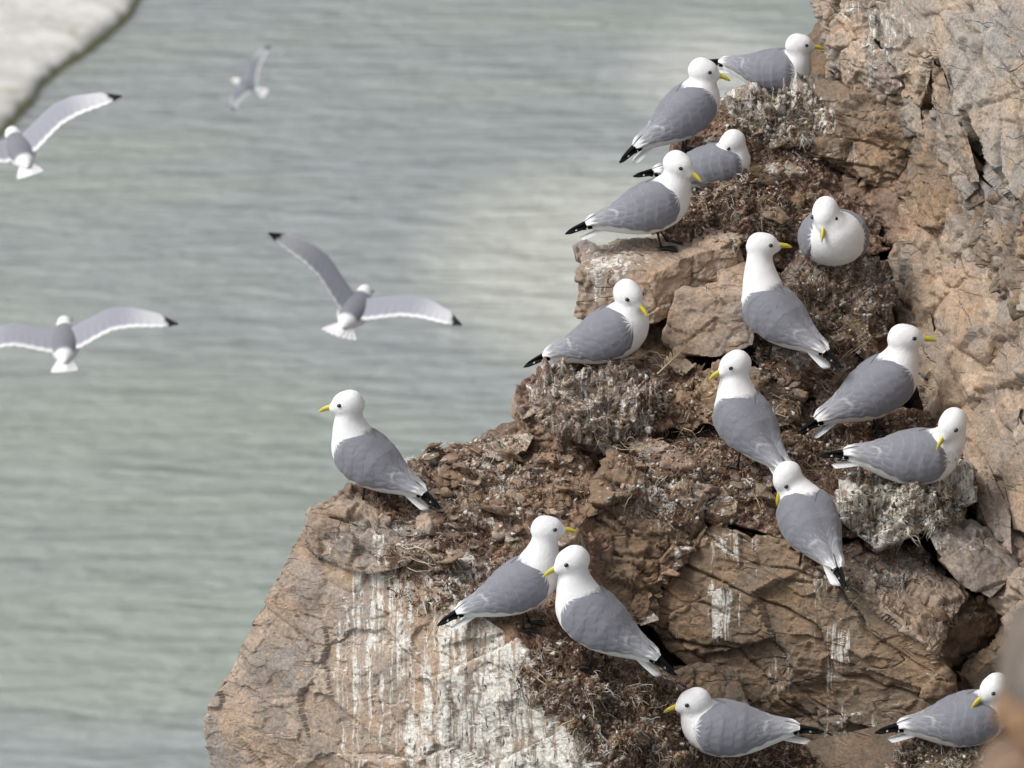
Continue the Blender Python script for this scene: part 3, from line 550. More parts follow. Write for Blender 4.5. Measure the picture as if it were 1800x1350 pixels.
for k, ell in NE.items():
    nn = {'low': 700, 'corner': 200}.get(k, 190)
    pend.append(('dry_grass', scatter(ell, nn), BROWN + PALE[:3] if k in ('low', 'upper') else PALE, 0.008, 0.030, 0.0011, 0.02, NEST[k]))
    pend.append(('crust_crumb', scatter(ell, nn * 2), BROWN + PALE if k in ('low', 'upper') else PALE, 0.003, 0.011, NEST[k]))
LED = [(850, 860, 190, 90, 1), (800, 1000, 130, 80, 1), (1000, 1110, 90, 60, 0.8), (1300, 790, 220, 70, 1.1), (1550, 790, 150, 60, 1), (1230, 880, 130, 50, 0.8), (1330, 300, 110, 100, 1), (1400, 690, 90, 40, 0.6), (1430, 620, 110, 60, 0.6), (1530, 1000, 110, 50, 0.5), (1180, 690, 60, 50, 0.7)]
pend.append(('plant_litter', scatter(LED, 1500), BROWN + BROWN + PALE[:2], 0.010, 0.042, 0.0014, 0.22, CLIFF))
pend.append(('rock_chip', scatter(LED, 3600), CHIP, 0.003, 0.012, CLIFF))
STRAW = [(0.46, 0.38, 0.27), (0.36, 0.27, 0.17), (0.55, 0.50, 0.42)]
pend.append(('straw', scatter(LED + [(1100, 1250, 150, 80, 2.0), (1180, 650, 50, 30, 3)], 55), STRAW, 0.03, 0.09, 0.0017, 0.12, CLIFF))
SP, SN = scatter([(820, 870, 180, 90, 1.5), (830, 990, 110, 70, 1), (1000, 860, 130, 70, 0.6), (1300, 800, 220, 70, 0.6), (1330, 300, 100, 100, 0.7), (1540, 1000, 100, 50, 0.4), (1160, 1000, 60, 60, .3), (1230, 640, 120, 30, 0.6), (1440, 640, 100, 60, 0.6)], 270)
FEET = {}

# ------------------------------------------------------------------ perched gulls: pose table
# foot pixel, body yaw (0 right, 90 away), pitch, sit, head offset (forward, left, up from the body centre), head yaw, head pitch, scale, label
GULLS = [
 dict(f=(1358, 156), yaw=-18, pitch=4, sit=1, head=(.085, -.01, .092), hy=2, hp=2, sc=1.0, lab='gull sitting on the topmost grey crusted nest, bill against the cliff'),
 dict(f=(1202, 272), yaw=25, pitch=36, sit=0, head=(.055, -.005, .108), hy=-8, hp=-6, sc=1.08, lab='gull standing upright behind the one with its bill tucked away'),
 dict(f=(1248, 330), yaw=12, pitch=8, sit=1, head=(0.062, -0.012, 0.078), hy=198, hp=-38, sc=1.02, lab='resting gull with its bill tucked into its grey back'),
 dict(f=(1168, 434), yaw=6, pitch=22, sit=0, head=(.078, -.01, .112), hy=-28, hp=-16, sc=1.1, bx=-0.045, lab='gull standing on the flat jutting block, black feet on its whitewashed top'),
 dict(f=(1462, 458), yaw=-84, pitch=14, sit=1, head=(0.07, -0.03, 0.085), hy=-102, hp=-34, sc=1.2, fat=1.2, lab='white-breasted gull on a moss nest facing straight outward'),
 dict(f=(1366, 630), yaw=140, pitch=30, sit=0, head=(.072, -.02, .168), hy=4, hp=8, sc=1.1, lab='tall gull with stretched neck looking over its back to the cliff'),
 dict(f=(1066, 634), yaw=-8, pitch=30, sit=1, head=(.055, -.005, .115), hy=-42, hp=-22, sc=1.14, lab='gull on the outer nest beside a large buff feather'),
 dict(f=(1314, 824), yaw=128, pitch=36, sit=0, head=(.055, .0, .142), hy=196, hp=-14, sc=1.1, lab='gull seen from behind on brown litter, bill lowered to its side'),
 dict(f=(1538, 762), yaw=22, pitch=29, sit=0, head=(.072, -.005, .115), hy=4, hp=6, sc=1.18, lab='gull standing with bill touching the tall right-hand wall'),
 dict(f=(1602, 842), yaw=2, pitch=4, sit=1, head=(0.096, -0.03, 0.1), hy=226, hp=-30, sc=1.14, lab='gull with green-stained breast sitting on the whitewashed straw nest'),
 dict(f=(1424, 996), yaw=112, pitch=30, sit=0, head=(.075, .035, .098), hy=205, hp=-58, sc=1.1, lab='gull bowing its head with bill pointing straight down'),
 dict(f=(652, 884), yaw=150, pitch=29, sit=0, head=(.060, .01, .140), hy=178, hp=-4, sc=1.08, lab='lone gull standing on the outermost corner of the whitewashed block'),
 dict(f=(926, 1104), yaw=8, pitch=30, sit=0, head=(.078, 0, .150), hy=2, hp=6, sc=1.04, bx=-0.025, lab='gull with raised head standing behind its mate on the whitewashed edge'),
 dict(f=(1050, 1172), yaw=158, pitch=34, sit=0, head=(.062, .01, .142), hy=192, hp=-14, sc=1.12, lab='gull standing in front of its mate with grey back and lowered bill'),
 dict(f=(1282, 1320), yaw=176, pitch=6, sit=1, head=(.088, .012, .075), hy=184, hp=-6, sc=1.1, lab='gull sitting low on dark straw below the big bedded slab'),
 dict(f=(1692, 1304), yaw=10, pitch=10, sit=1, head=(0.072, -0.035, 0.1), hy=206, hp=-20, sc=1.08, lab='gull half hidden behind the blurred foreground rock'),
]
for g in GULLS: FEET[g['lab']] = (at(*g['f'], g['d']), None) if 'd' in g else cast(*g['f'])

PTS = {q: cast(*q) for q in ((1150, 662), (1202, 612))}
def cast_pt(x, y): return PTS[(x, y)][0]
for q in pend:
    (strands if len(q) == 8 else crumbs)(q[0], *q[1], *q[2:])
stone_me = []
for k in range(9):
    r = np.random.default_rng(k + 50); p = r.normal(size=(10, 3)); p /= np.linalg.norm(p, axis=1)[:, None]; p *= np.array([1, 0.72, 0.42]) * r.uniform(0.75, 1.15, (10, 1))
    V, T = hull(p); V, T = refine(V + np.array([0, 12, 40]), T, 0.13); V = V - np.array([0, 12, 40]); V = V + vnormals(V, T) * (facet(V * 1.7 + k, k, .8)[0] * .16 + .05 * fbm(V * 4, 3, k))[:, None]; me = mesh_np('stone', V, T); attr(me, 'guano', np.full(len(V), [0.15, 0.5, 0.3][k % 3])); attr(me, 'soil', np.full(len(V), 0.12)); attrc(me, 'tint', np.tile([TAN, RED, OCHRE][k % 3], (len(V), 1))); me.materials.append(M['rock']); stone_me.append(me)
for p, n in zip(SP, SN):
    o = bpy.data.objects.new('stone', random.choice(stone_me)); COL.objects.link(o); o.parent = CLIFF
    r = 0.009 + 0.040 * random.random() ** 2.6; o.scale = (r, r, r); o.location = (p + n * r * 0.2 - CL0).tolist()
    o.rotation_euler = (random.uniform(-.5, .5), random.uniform(-.5, .5), random.random() * 6.28)

# ------------------------------------------------------------------ gulls
WHITE = np.array((0.75, 0.75, 0.755)); MANTLE = np.array((0.182, 0.186, 0.213)); BLACK = np.array((0.006, 0.006, 0.007))
TX = [-.165, -.14, -.11, -.075, -.03, .02, .06, .09, .112, .124]
TY = [.008, .020, .033, .049, .065, .071, .066, .052, .033, .009]
TZ = [.006, .016, .029, .046, .064, .071, .068, .056, .036, .009]
TC = [.010, .008, .004, .0, -.002, -.002, .0, .004, .008, .010]
def tor(x): return np.interp(x, TX, TY), np.interp(x, TX, TZ), np.interp(x, TX, TC)
def grid_faces(nu, nv, closed=True):
    i = np.arange(nu - 1)[:, None]; j = np.arange(nv if closed else nv - 1)[None]; a = (i * nv + j).ravel(); b = (i * nv + (j + 1) % nv).ravel()
    return np.stack([a, b, b + nv, a + nv], 1)
def tube(C, A, B, a, b, nv=16):
    """closed loft: centres C, side axes A and B, half-sizes a and b"""
    th = np.arange(nv) / nv * 2 * math.pi
    V = C[:, None] + (A * a[:, None])[:, None] * np.cos(th)[None, :, None] + (B * b[:, None])[:, None] * np.sin(th)[None, :, None]
    n = len(C); F = grid_faces(n, nv); V = np.concatenate([V.reshape(-1, 3), C[:1], C[-1:]])
    k = np.arange(nv); k2 = (k + 1) % nv; e = n * nv
    tri = [np.stack([k2, k, np.full(nv, e), np.full(nv, e)], 1), np.stack([(n - 1) * nv + k, (n - 1) * nv + k2, np.full(nv, e + 1), np.full(nv, e + 1)], 1)]
    return V, F, np.concatenate([t[:, :3] for t in tri])
def bm_from(parts):
    bm = bmesh.new()
    for V, Q, T in parts:
        vs = [bm.verts.new(v) for v in V]
        for f in list(Q) + list(T):
            try: bm.faces.new([vs[i] for i in f])
            except ValueError: pass
    bmesh.ops.recalc_face_normals(bm, faces=bm.faces[:]); return bm
def rotz(a): c, s_ = math.cos(a), math.sin(a); return np.array([[c, -s_, 0], [s_, c, 0], [0, 0, 1]])
def roty(a): c, s_ = math.cos(a), math.sin(a); return np.array([[c, 0, s_], [0, 1, 0], [-s_, 0, c]])
def rotx(a): c, s_ = math.cos(a), math.sin(a); return np.array([[1, 0, 0], [0, c, -s_], [0, s_, c]])
def remeshed(parts, voxel, smooth):
    bm = bm_from(parts); me = bpy.data.meshes.new('tmp'); bm.to_mesh(me); bm.free()
    o = bpy.data.objects.new('tmp', me); COL.objects.link(o)
    m = o.modifiers.new('r', 'REMESH'); m.mode = 'VOXEL'; m.voxel_size = voxel
    m = o.modifiers.new('s', 'SMOOTH'); m.factor = 0.5; m.iterations = smooth
    dg = bpy.context.evaluated_depsgraph_get(); out = bpy.data.meshes.new_from_object(o.evaluated_get(dg))
    bpy.data.objects.remove(o); bpy.data.meshes.remove(me); out.shade_smooth(); return out
def coords(me):
    a = np.empty(len(me.vertices) * 3, dtype=np.float32); me.vertices.foreach_get('co', a); return a.reshape(-1, 3).astype(float)
def simple(name, parts, mat, colr, parent, xf=None, smooth=True):
    bm = bm_from(parts); me = bpy.data.meshes.new(name); bm.to_mesh(me); bm.free()
    if smooth: me.shade_smooth()
    attrc(me, 'col', np.tile(np.asarray(colr, float), (len(me.vertices), 1))); return link(name, me, mat, parent)
def ellipsoid(c, Rm, ax, n=16):
    t = np.linspace(0.02, math.pi - 0.02, n); C = np.array(c) + (np.cos(t)[:, None] * ax[0]) * Rm[:, 0]
    return tube(C, np.tile(Rm[:, 1], (n, 1)), np.tile(Rm[:, 2], (n, 1)), np.sin(t) * ax[1], np.sin(t) * ax[2], 18)

def add_head(root, hc, Rh):
    Rh = Rh * 1.14
    # bill
    s = np.linspace(0, 1, 12); x = .026 + .044 * s; z = -.004 - .0035 * s - .0075 * s ** 3
    C = np.stack([x, 0 * x, z], 1) @ Rh.T + hc
    a = np.interp(s, [0, .3, .8, 1], [.0075, .0056, .0030, .0006]); b = np.interp(s, [0, .3, .75, .92, 1], [.0092, .0076, .0056, .0035, .0006])
    bl = simple('bill', [tube(C, np.tile(Rh[:, 1], (12, 1)), np.tile(Rh[:, 2], (12, 1)), a, b, 12)], M['bill'], (0.50, 0.43, 0.045), root)
    for sg in (-1, 1):    # mouth line
        xg = np.linspace(.0265, .060, 8); tg = (xg - .026) / .044; yg = np.interp(tg, s, a) * .93; zg = -.004 - .0035 * tg - .0075 * tg ** 3 - .001
        Cg = np.stack([xg, sg * yg, zg], 1) @ Rh.T + hc
        simple('mouth_line', [tube(Cg, np.tile(Rh[:, 1], (8, 1)), np.tile(Rh[:, 2], (8, 1)), np.full(8, .0007), np.linspace(.0011, .0004, 8), 6)], M['bill'], (0.16, 0.07, 0.02), bl)
    for sg in (-1, 1):
        simple('eye', [ellipsoid(np.array((.0185, sg * .0252, .0062)) @ Rh.T + hc, Rh, (.0052, .0046, .0045), 10)], M['eye'], (0.006, 0.005, 0.005), root)

FAT = [1.0]
def wing_xyz(s, ph, off):
    """folded wing surface over the body: s 0 at the bend .. 1 at the rear, ph angle above the horizontal"""
    x = .090 - .262 * s; ry, rz, zc = tor(np.maximum(x, -.16))
    rear = sstep(0.52, 0.95, s)
    ry = ry * (1 - rear) + rear * np.interp(x, [-.20, -.17, -.12, -.08], [.010, .017, .031, .044]); rz = rz * (1 - rear) + rear * np.interp(x, [-.20, -.17, -.12, -.08], [.012, .017, .029, .042])
    zc = zc + rear * .008
    return np.stack([x, np.cos(ph) * (ry * FAT[0] + off), np.sin(ph) * (rz + off) + zc], -1)
def folded_wing(root, T, sg, rs):
    NU, NV = 84, 40
    s = np.linspace(0, 1, NU)[:, None] * np.ones((1, NV)); v = np.ones((NU, 1)) * np.linspace(0, 1, NV)[None]
    top = np.interp(s, [0, .05, .16, .3, .8, 1], [12, 42, 74, 94, 95, 70]); bot = np.interp(s, [0, .05, .14, .3, .5, .75, .9, 1], [6, -22, -42, -46, -38, -16, 2, 30]) + 4.0 * np.abs(((s * 13 + rs * .3) % 1) - .5) + 3.0 * np.sin(s * 47 + rs) * sstep(.1, .3, s)
    # rows of feathers: the lower edge of every feather stands proud of the next row
    rows = np.interp(s, [0, 1], [0, 9.0]) + 1.2 * v + 0.25 * np.sin(v * 9 + rs); row = np.floor(rows); fr = rows - row
    colf = v * np.interp(s, [0, .4, .7, 1], [9, 7, 5, 3]) + (row % 2) * 0.5; cf = colf - np.floor(colf)
    arch = fr - 0.55 * (np.abs(cf - 0.5) * 2) ** 2.2
    lift = np.clip(arch, 0, 1) * 0.0013 + 0.0004 * (np.sin(cf * math.pi))
    ph = np.radians(bot + (top - bot) * v); edge = np.minimum(np.minimum(v * 9, (1 - v) * 2.6), np.minimum(s * 9, (1 - s) * 10 + .25)); edge = np.clip(edge, 0, 1); edge = edge * edge * (3 - 2 * edge)
    P = wing_xyz(s, ph, 0.0008 + 0.0062 * edge + lift * edge); P[..., 1] *= sg
    fid = _hash(row.ravel().astype(np.int64), np.floor(colf.ravel()).astype(np.int64), np.zeros(NU * NV, dtype=np.int64), rs).reshape(NU, NV)
    c = MANTLE * (0.96 + 0.08 * fid)[..., None] * (1.0 - 0.05 * sstep(.75, 1, fr))[..., None]
    fring = sstep(.40, .48, np.abs(cf - .5)) * sstep(.50, .62, s) * .22 + sstep(.90, .97, fr) * sstep(.2, .4, s) * .12
    c = c * (1 - fring[..., None]) + WHITE * .8 * fring[..., None]
    fr0 = (1 - sstep(.01, .055, s + .02 * np.sin(v * 37 + rs) + .012 * np.sin(v * 91)))[..., None]; c = c * (1 - fr0) + WHITE * fr0
    # pale trailing edge: tips of the tertials and the lower rear margin
    wob = 0.02 * np.sin(v * 21 + rs)
    tip = sstep(.64, .66, s - (0.9 * (v - .55) ** 2) + wob * .4) * (1 - sstep(.67, .69, s - (0.9 * (v - .55) ** 2) + wob * .4)) * sstep(.28, .5, v) * (1 - sstep(.80, .93, v))
    rearw = sstep(.87, .97, s + wob) + 0.9 * sstep(.35, .6, s) * (1 - sstep(.03, .11, v)) * (1 - 0)
    pale = sstep(.66, .9, s) * .16
    wv = np.clip(np.maximum(tip * .26, np.clip(rearw, 0, 1) * .9) + pale, 0, 1)[..., None]
    c = c * (1 - wv) + WHITE * .96 * wv
    V = P.reshape(-1, 3) @ T[0].T + T[1]
    Pin = wing_xyz(s, ph, -0.006); Pin[..., 1] *= sg; Vin = Pin.reshape(-1, 3) @ T[0].T + T[1]
    F = grid_faces(NU, NV, False); nn = NU * NV; rim = list(range(NV)) + [i * NV + NV - 1 for i in range(1, NU)] + [(NU - 1) * NV + j for j in range(NV - 2, -1, -1)] + [i * NV for i in range(NU - 2, 0, -1)]
    Q = [(a, b, b + nn, a + nn) for a, b in zip(rim, rim[1:] + rim[:1])]
    Fa = np.concatenate([F, F[:, ::-1] + nn, np.array(Q)]) 
    me = mesh_np('wing', np.concatenate([V, Vin]), Fa if sg < 0 else Fa[:, ::-1], True); attrc(me, 'col', np.concatenate([c.reshape(-1, 3)] * 2))
    wo_ = link('wing', me, M['plumage'], root)
    # black primaries, longest last, with white tips
    for k in range(5):
        L0, L1 = -.112, -.172 - .0150 * k - .003 * (rs % 3); n = 16; u = np.linspace(0, 1, n); x = L0 + (L1 - L0) * u
        y = sg * (.020 - .0050 * k * (1 - u) - .030 * u + .0016 * k); z = .022 - .0018 * (4 - k) + .010 * u * (1 - u) + .004 * u - .0012 * abs(k - 2)
        wd = np.interp(u, [0, .55, .85, .97, 1], [.010, .0115, .0085, .0032, .0006])
        Cc = np.stack([x, y, z], 1); ax = np.array([0.05, sg * .72, .69]); ax /= np.linalg.norm(ax); bx = np.array([0, -sg * .69, .72])
        V_, Q_, T_ = tube(Cc, np.tile(ax, (n, 1)), np.tile(bx, (n, 1)), wd, np.full(n, .0011), 10); V_ = V_ @ T[0].T + T[1]
        bm = bm_from([(V_, Q_, T_)]); me = bpy.data.meshes.new('primary_feather'); bm.to_mesh(me); bm.free(); me.shade_smooth()
        uu = np.concatenate([np.repeat(u, 10), [0, 1]]); cc = np.where((uu < .42)[:, None], WHITE * .85, BLACK); 
        if k in (0, 2): cc = np.where((uu > .965)[:, None], WHITE * .9, cc)
        attrc(me, 'col', cc); link('primary_feather', me, M['feather'], wo_)

def tail_fan(root, T, spread=1.0):
    for k in range(-3, 4):
        n = 12; u = np.linspace(0, 1, n); a = R((2.2 if spread > 1.2 else .7) * k * spread); ln = (.112 if spread > 1.2 else .098) - .002 * abs(k)
        C = np.stack([-.105 - ln * u * math.cos(a), (.004 if spread > 1.2 else .0028) * k - ln * u * math.sin(a) * -1, .000 - .0012 * abs(k) - .004 * u], 1)
        wd = np.interp(u, [0, .6, .93, 1], [.008, .0095, .008, .003]) * (1 + .9 * (spread > 1.2))
        V_, Q_, T_ = tube(C, np.tile([0, 1.0, 0], (n, 1)), np.tile([0, 0, 1.0], (n, 1)), wd, np.full(n, .0012), 8)
        simple('tail_feather', [(V_ @ T[0].T + T[1], Q_, T_)], M['feather'], WHITE * .95, root)

def gull(g, idx):
    hit = FEET[g['lab']]
    G = hit[0] if hit is not None else at(*g['f'], 12.2)
    root = tag(empty('gull', G.tolist(), R(g['yaw'])), g['lab'], 'gull', 'gulls perched on the cliff'); k = g['sc'] * .83; root.scale = (k, k, k)
    Rt = roty(-R(g['pitch'])); h = (.057 if g['sit'] else .096) + (0.012 if g['sit'] else 0.022) * math.sin(R(g['pitch'])) * 2
    T = (Rt, np.array([g.get('bx', 0.0), 0, h])); ctr = T[1]
    xs = np.linspace(-.165, .124, 34); ry, rz, zc = tor(xs); 
    if g['sit']: ry = ry * g.get('fat', 1.06)
    C = np.stack([xs, 0 * xs, zc], 1) @ Rt.T + ctr; torso = tube(C, np.tile([0, 1.0, 0], (34, 1)), np.tile(Rt[:, 2], (34, 1)), ry, rz, 26)
    hc = ctr + np.array(g['head']) + np.array([0, 0, 0 if g['sit'] else .010]); Rh = rotz(R(g['hy'] - g['yaw'])) @ roty(-R(g['hp']))
    p0 = Rt @ np.array([.045, 0, .004]) + ctr; p1 = Rt @ np.array([.105, 0, .030]) + ctr; p1 = p1 * .65 + (hc - np.array([0, 0, .05])) * .35; p2 = hc + np.array([0, 0, -.004]) - Rh[:, 0] * .006
    u = np.linspace(0, 1, 14)[:, None]; nc = (1 - u) ** 2 * p0 + 2 * u * (1 - u) * p1 + u ** 2 * p2; tg = np.gradient(nc, axis=0); tg /= np.linalg.norm(tg, axis=1)[:, None]
    A = np.cross(tg, np.array([0.0, 1, 0.02])); A /= np.linalg.norm(A, axis=1)[:, None]; B = np.cross(tg, A)
    rad = np.interp(u[:, 0], [0, .3, .55, .8, 1], [.061, .056, .045, .0345, .032]); neck = tube(nc, A, B, rad, rad, 18)
    head = ellipsoid(hc, Rh, (.044, .0345, .0365)); brow = ellipsoid(hc + Rh @ np.array([.025, 0, -.008]), Rh, (.028, .020, .018))
    crown = ellipsoid(hc + Rh @ np.array([-.006, 0, .006]), Rh, (.035, .032, .033))
    me = remeshed([torso, neck, head, brow, crown], .0048, 9); V = coords(me); q = (V - ctr) @ Rt
    N = np.zeros(len(V)); edge_ = .048 + .012 * np.abs(q[:, 1]) / .05 + .007 * fbm(q * 140, 3, idx)
    grey = sstep(.010, .024, q[:, 2]) * (1 - sstep(edge_ - .014, edge_ + .006, q[:, 0])) * sstep(-.13, -.10, q[:, 0])
    dist = np.linalg.norm(V - hc, axis=1); grey = grey * sstep(.040, .055, dist)
    c = WHITE * (1 - grey[:, None]) + MANTLE * grey[:, None]; c = c * (0.97 + 0.03 * fbm(q * 90, 2, 3))[:, None]
    if 'green-stained' in g['lab']:
        gs = sstep(.25, .55, fbm(q * 75, 3, 8)) * np.exp(-(((q - np.array([.095, -.045, -.012])) / .03) ** 2).sum(1)); c = c * (1 - gs[:, None]) + np.array((.05, .085, .04)) * gs[:, None]
    attrc(me, 'col', c); link('body', me, M['plumage'], root)
    add_head(root, hc, Rh)
    FAT[0] = .95 * g.get('fat', 1.1) if g['sit'] else 1.0
    for sg in (1, -1): folded_wing(root, T, sg, idx * 3 + (sg > 0))
    tail_fan(root, T)
    if not g['sit']:
        for sg in (1, -1):
            fx = .012 * sg; top = np.array([g.get('bx', 0) * .6, sg * .022, h - .045]); bt = np.array([fx, sg * .024, .006])
            n = 6; uu = np.linspace(0, 1, n)[:, None]; Cl = top * (1 - uu) + bt * uu
            lg = simple('leg', [tube(Cl, np.tile([1.0, 0, 0], (n, 1)), np.tile([0, 1.0, 0], (n, 1)), np.interp(uu[:, 0], [0, .4, .9, 1], [.007, .0034, .0030, .0042]), np.interp(uu[:, 0], [0, .4, 1], [.006, .003, .0035]), 10)], M['leg'], (.014, .013, .013), root)
            parts = []; tips = [np.array([fx + .042, sg * .024 + dy, .001]) for dy in (-.020, 0, .020)]; hl = np.array([fx - .006, sg * .024, .004])
            for tp in tips:
                n = 6; uu = np.linspace(0, 1, n)[:, None]; Ct = hl * (1 - uu) + tp * uu + np.array([0, 0, .003]) * np.sin(uu * 3.1)
                parts.append(tube(Ct, np.tile([0, 1.0, 0], (n, 1)), np.tile([0, 0, 1.0], (n, 1)), np.linspace(.0036, .0016, n), np.linspace(.0034, .0014, n), 8))
            wv_ = np.array([hl, tips[0], tips[1] * .93 + hl * .07, tips[2]]); dz = np.array([0, 0, .0016]); WV = np.concatenate([wv_ + dz, wv_ - dz])
            parts.append((WV, [(0, 1, 5, 4), (1, 2, 6, 5), (2, 3, 7, 6), (3, 0, 4, 7)], [(0, 2, 1), (0, 3, 2), (4, 5, 6), (4, 6, 7)]))
            simple('foot', parts, M['leg'], (.014, .013, .013), lg)
    return root
for i, g in enumerate(GULLS):
    if not g.get('skip'): gull(g, i)

# ------------------------------------------------------------------ dropped feather beside the outer nest
def loose_feather(p0, p1, lab):
    a, b = cast_pt(*p0), cast_pt(*p1); root = tag(empty('feather', a.tolist()), lab, 'feather'); ax = b - a; L = np.linalg.norm(ax); ax /= L; sd_ = np.cross(ax, -FWD); sd_ /= np.linalg.norm(sd_); up = np.cross(sd_, ax)
    n = 14; u = np.linspace(0, 1, n)[:, None]; C = ax * L * u + up * .012 * np.sin(u * 3.1) + up * .012; tl = np.tile
    simple('shaft', [tube(C, tl(sd_, (n, 1)), tl(up, (n, 1)), np.linspace(.0016, .0005, n), np.linspace(.0016, .0005, n), 6)], M['litter'], (.55, .46, .34), root)
    for sg in (-1, 1):
        for k in range(26):
            t_ = .12 + .86 * k / 26; c0 = ax * L * t_ + up * .012 * math.sin(t_ * 3.1) + up * .012; ln = .014 * math.sin(min(1, t_ * 1.25) * 2.6) + .004
            c1 = c0 + (sd_ * sg + ax * 1.1 + up * random.uniform(-.25, .25)) * ln; w_ = ax * .0016; z_ = up * .0004; V_ = np.array([c0 - w_ + z_, c0 + w_ + z_, c1 + z_, c0 - w_ - z_, c0 + w_ - z_, c1 - z_])
            simple('barb', [(V_, [(0, 1, 4, 3), (1, 2, 5, 4), (2, 0, 3, 5)], [(0, 2, 1), (3, 4, 5)])], M['litter'], np.array((.42, .31, .21)) * random.uniform(.8, 1.2), root, smooth=False)
loose_feather((1150, 662), (1202, 612), 'large buff feather lying on the outer ledge')
# ------------------------------------------------------------------ gulls on the wing
def spread_wing(root, sg, dih, bend, sweep, rs):
    NU, NV = 40, 22; u = np.linspace(0, 1, NU)
    # leading edge line: shoulder, wrist, tip
    y = np.interp(u, [0, .12, .42, 1], [.012, .06, .205, .475]); xl = np.interp(u, [0, .15, .42, .6, .85, 1], [.055, .066, .098, .085, .030, -.035]) - sweep * u ** 2
    xt = np.interp(u, [0, .15, .42, .6, .8, .93, 1], [-.070, -.066, -.030, -.028, -.040, -.045, -.040]) - sweep * u ** 2
    ang = R(dih) * np.ones(NU) + R(bend) * sstep(.25, .6, u); dy = np.gradient(y); yy = np.cumsum(dy * np.cos(ang)); zz = np.cumsum(dy * np.sin(ang))
    yy += .012 - yy[0]; zz += .018 - zz[0]
    v = np.linspace(0, 1, NV)[None]; X = xl[:, None] * (1 - v) + xt[:, None] * v; Y = np.tile(yy[:, None], (1, NV)); camber = np.sin(np.sqrt(v) * math.pi) * .010 * (1 - .7 * u[:, None])
    fin = .0022 * np.sin(v * 0 + u[:, None] * 80) * sstep(.5, 1, v); th = (.010 * (1 - u[:, None]) + .0022) * np.sqrt(np.clip(1 - v, 0, 1)) + .0012
    Zt = zz[:, None] + camber + th * .5 + fin; Zb = zz[:, None] + camber - th * .5 + fin
    inc = R(15); Zt = Zt + X * math.sin(inc); Zb = Zb + X * math.sin(inc); X = X * math.cos(inc)
    V = np.concatenate([np.stack([X, sg * Y, Zt], -1).reshape(-1, 3), np.stack([X, sg * Y, Zb], -1).reshape(-1, 3)])
    F = grid_faces(NU, NV, False); nn = NU * NV; rim = list(range(NV)) + [i * NV + NV - 1 for i in range(1, NU)] + [(NU - 1) * NV + j for j in range(NV - 2, -1, -1)] + [i * NV for i in range(NU - 2, 0, -1)]
    Fa = np.concatenate([F, F[:, ::-1] + nn, np.array([(a, b, b + nn, a + nn) for a, b in zip(rim, rim[1:] + rim[:1])])])
    me = mesh_np('wing', V, Fa if sg < 0 else Fa[:, ::-1], True); U = np.tile(u[:, None], (1, NV)); VV = np.tile(v, (NU, 1))
    c = np.tile(MANTLE * 1.55, (NU, NV, 1)) * (1 - .0 * U)[..., None]; wt = sstep(.84, .91, VV) * (1 - sstep(.86, .9, U)) ; pal = sstep(.45, .85, U) * .45
    k = np.clip(wt * .85 + pal, 0, 1)[..., None]; c = c * (1 - k) + WHITE * k; c = c * (1 + .07 * np.sin(U * 150) * sstep(.45, .6, VV))[..., None]; bk = sstep(.905, .925, U + .05 * (1 - VV))[..., None]; ct = c * (1 - bk) + BLACK * bk
    lead = (1 - sstep(.02, .12, VV))[..., None]; cb = (WHITE * .85 * (1 - lead) + MANTLE * 1.6 * lead) * (1 - bk) + BLACK * bk; attrc(me, 'col', np.concatenate([ct.reshape(-1, 3), cb.reshape(-1, 3)])); link('wing', me, M['plumage'], root)
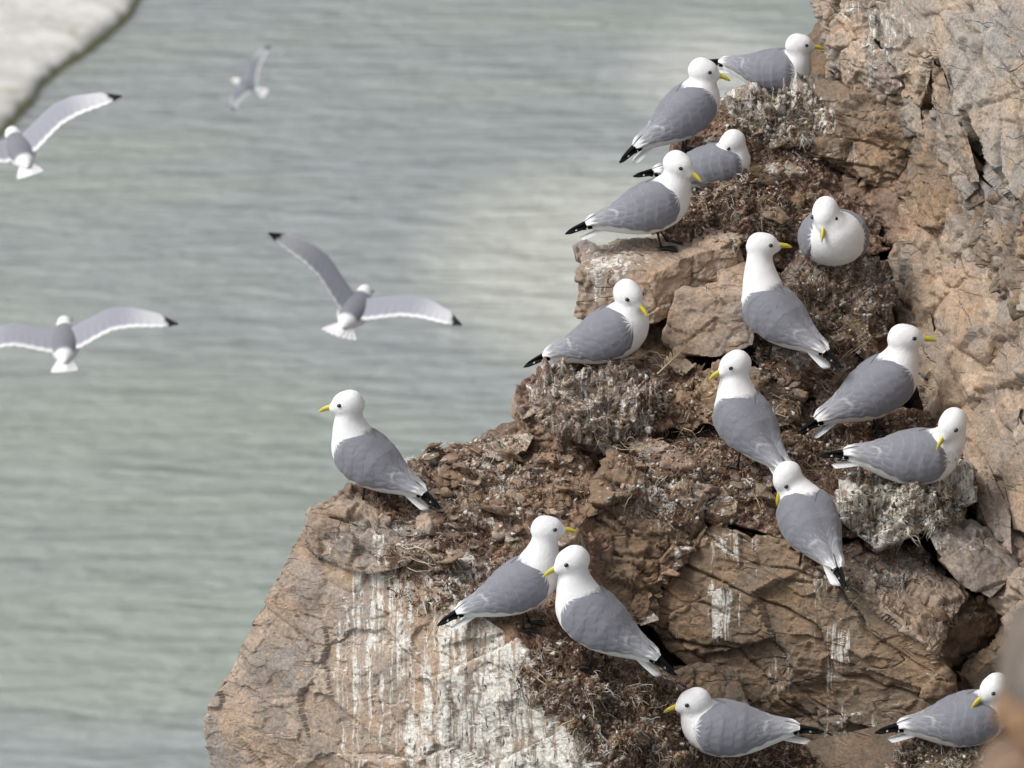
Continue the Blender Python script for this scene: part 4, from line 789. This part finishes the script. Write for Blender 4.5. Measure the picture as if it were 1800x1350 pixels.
def flying(px, py, d, yaw, pitch, roll, dl, dr, bl, br, swl, swr, spread, sc, lab, hy=0, hp=0):
    root = tag(empty('flying_gull', at(px, py, d).tolist()), lab, 'gull', 'gulls flying over the water')
    m = rotz(R(yaw)) @ roty(-R(pitch)) @ rotx(R(roll)); root.rotation_euler = Matrix(m.tolist()).to_euler(); root.scale = (sc,) * 3
    T = (np.eye(3), np.zeros(3)); xs = np.linspace(-.165, .124, 30); ry, rz, zc = tor(xs)
    torso = tube(np.stack([xs, 0 * xs, zc], 1), np.tile([0, 1.0, 0], (30, 1)), np.tile([0, 0, 1.0], (30, 1)), ry * .95, rz * .85, 22)
    hc = np.array([.132, 0, .020]); Rh = rotz(R(hy)) @ roty(-R(hp)); u = np.linspace(0, 1, 8)[:, None]; nc = np.array([.07, 0, .004]) * (1 - u) + hc * u
    neck = tube(nc, np.tile([0, 1.0, 0], (8, 1)), np.tile([0, 0, 1.0], (8, 1)), np.linspace(.045, .032, 8), np.linspace(.045, .032, 8), 18)
    me = remeshed([torso, neck, ellipsoid(hc, Rh, (.041, .034, .036))], .006, 7); V = coords(me)
    grey = sstep(.004, .018, V[:, 2]) * (1 - sstep(.088, .100, V[:, 0])) * sstep(-.10, -.075, V[:, 0]); attrc(me, 'col', WHITE * (1 - grey[:, None]) + MANTLE * grey[:, None]); link('body', me, M['plumage'], root)
    add_head(root, hc, Rh); spread_wing(root, 1, dl, bl, swl, 1); spread_wing(root, -1, dr, br, swr, 2); tail_fan(root, T, spread)
flying(622, 548, 20.5, 74, 8, 14, 36, 18, -4, -2, .02, .03, 4.6, 1.0, 'gull banking with one wing raised high and a broad fanned tail')
flying(114, 606, 20.5, 94, 10, -4, 8, 18, -12, -14, .02, .02, 2.6, 1.0, 'gull gliding level with both grey wings spread')
flying(36, 268, 20.5, 106, 8, -14, 8, 24, -8, -8, .02, .05, 2.6, 1.0, 'gull flying past near the pale shore with its wing swept up')
flying(436, 152, 52.0, 160, 14, -38, 22, 16, 4, 10, .03, .02, 3.0, 1.0, 'small distant gull turning low over the water')

# ------------------------------------------------------------------ near rock at the lower right, out of focus
e = tag(empty('foreground_rock', at(1830, 1400, 3.8).tolist()), 'large blurred rock corner hiding part of a gull', 'rock')
rock('stone', [(1808, 1120, 3.84), (1828, 1085, 3.86), (1860, 1060, 3.86), (1900, 1250, 3.8), (1802, 1250, 3.8), (1798, 1200, 3.82)], 0.2, 0.003, amp=0.25, cell=0.05, tint=(.17, .15, .135), parent=e)
rock('stone', [(1782, 1280, 3.8), (1802, 1245, 3.82), (1900, 1230, 3.8), (1900, 1330, 3.78), (1796, 1310, 3.79)], 0.2, 0.003, amp=0.25, cell=0.05, tint=(.26, .165, .10), parent=e)
rock('stone', [(1768, 1350, 3.78), (1790, 1325, 3.8), (1900, 1300, 3.8), (1900, 1420, 3.76), (1745, 1420, 3.76)], 0.2, 0.003, amp=0.25, cell=0.05, tint=(.25, .18, .135), parent=e)
q0 = at(1755, 1430, 3.8); rock('rock_pillar', None, world=[tuple(q0), tuple(q0 + np.array([1.5, 0, .2])), tuple(q0 + np.array([1.5, 1.0, 0.0])), tuple(q0 + np.array([0.06, .5, -.25])), (q0[0] - .1, q0[1] - .1, q0[2] - 4), (q0[0] + 2, q0[1] - .1, q0[2] - 4), (q0[0] + 2, q0[1] + 1.2, q0[2] - 4), (q0[0] - .1, q0[1] + 0.8, q0[2] - 4)], res=0.05, cell=0.3, tint=(.25, .18, .135), parent=e)
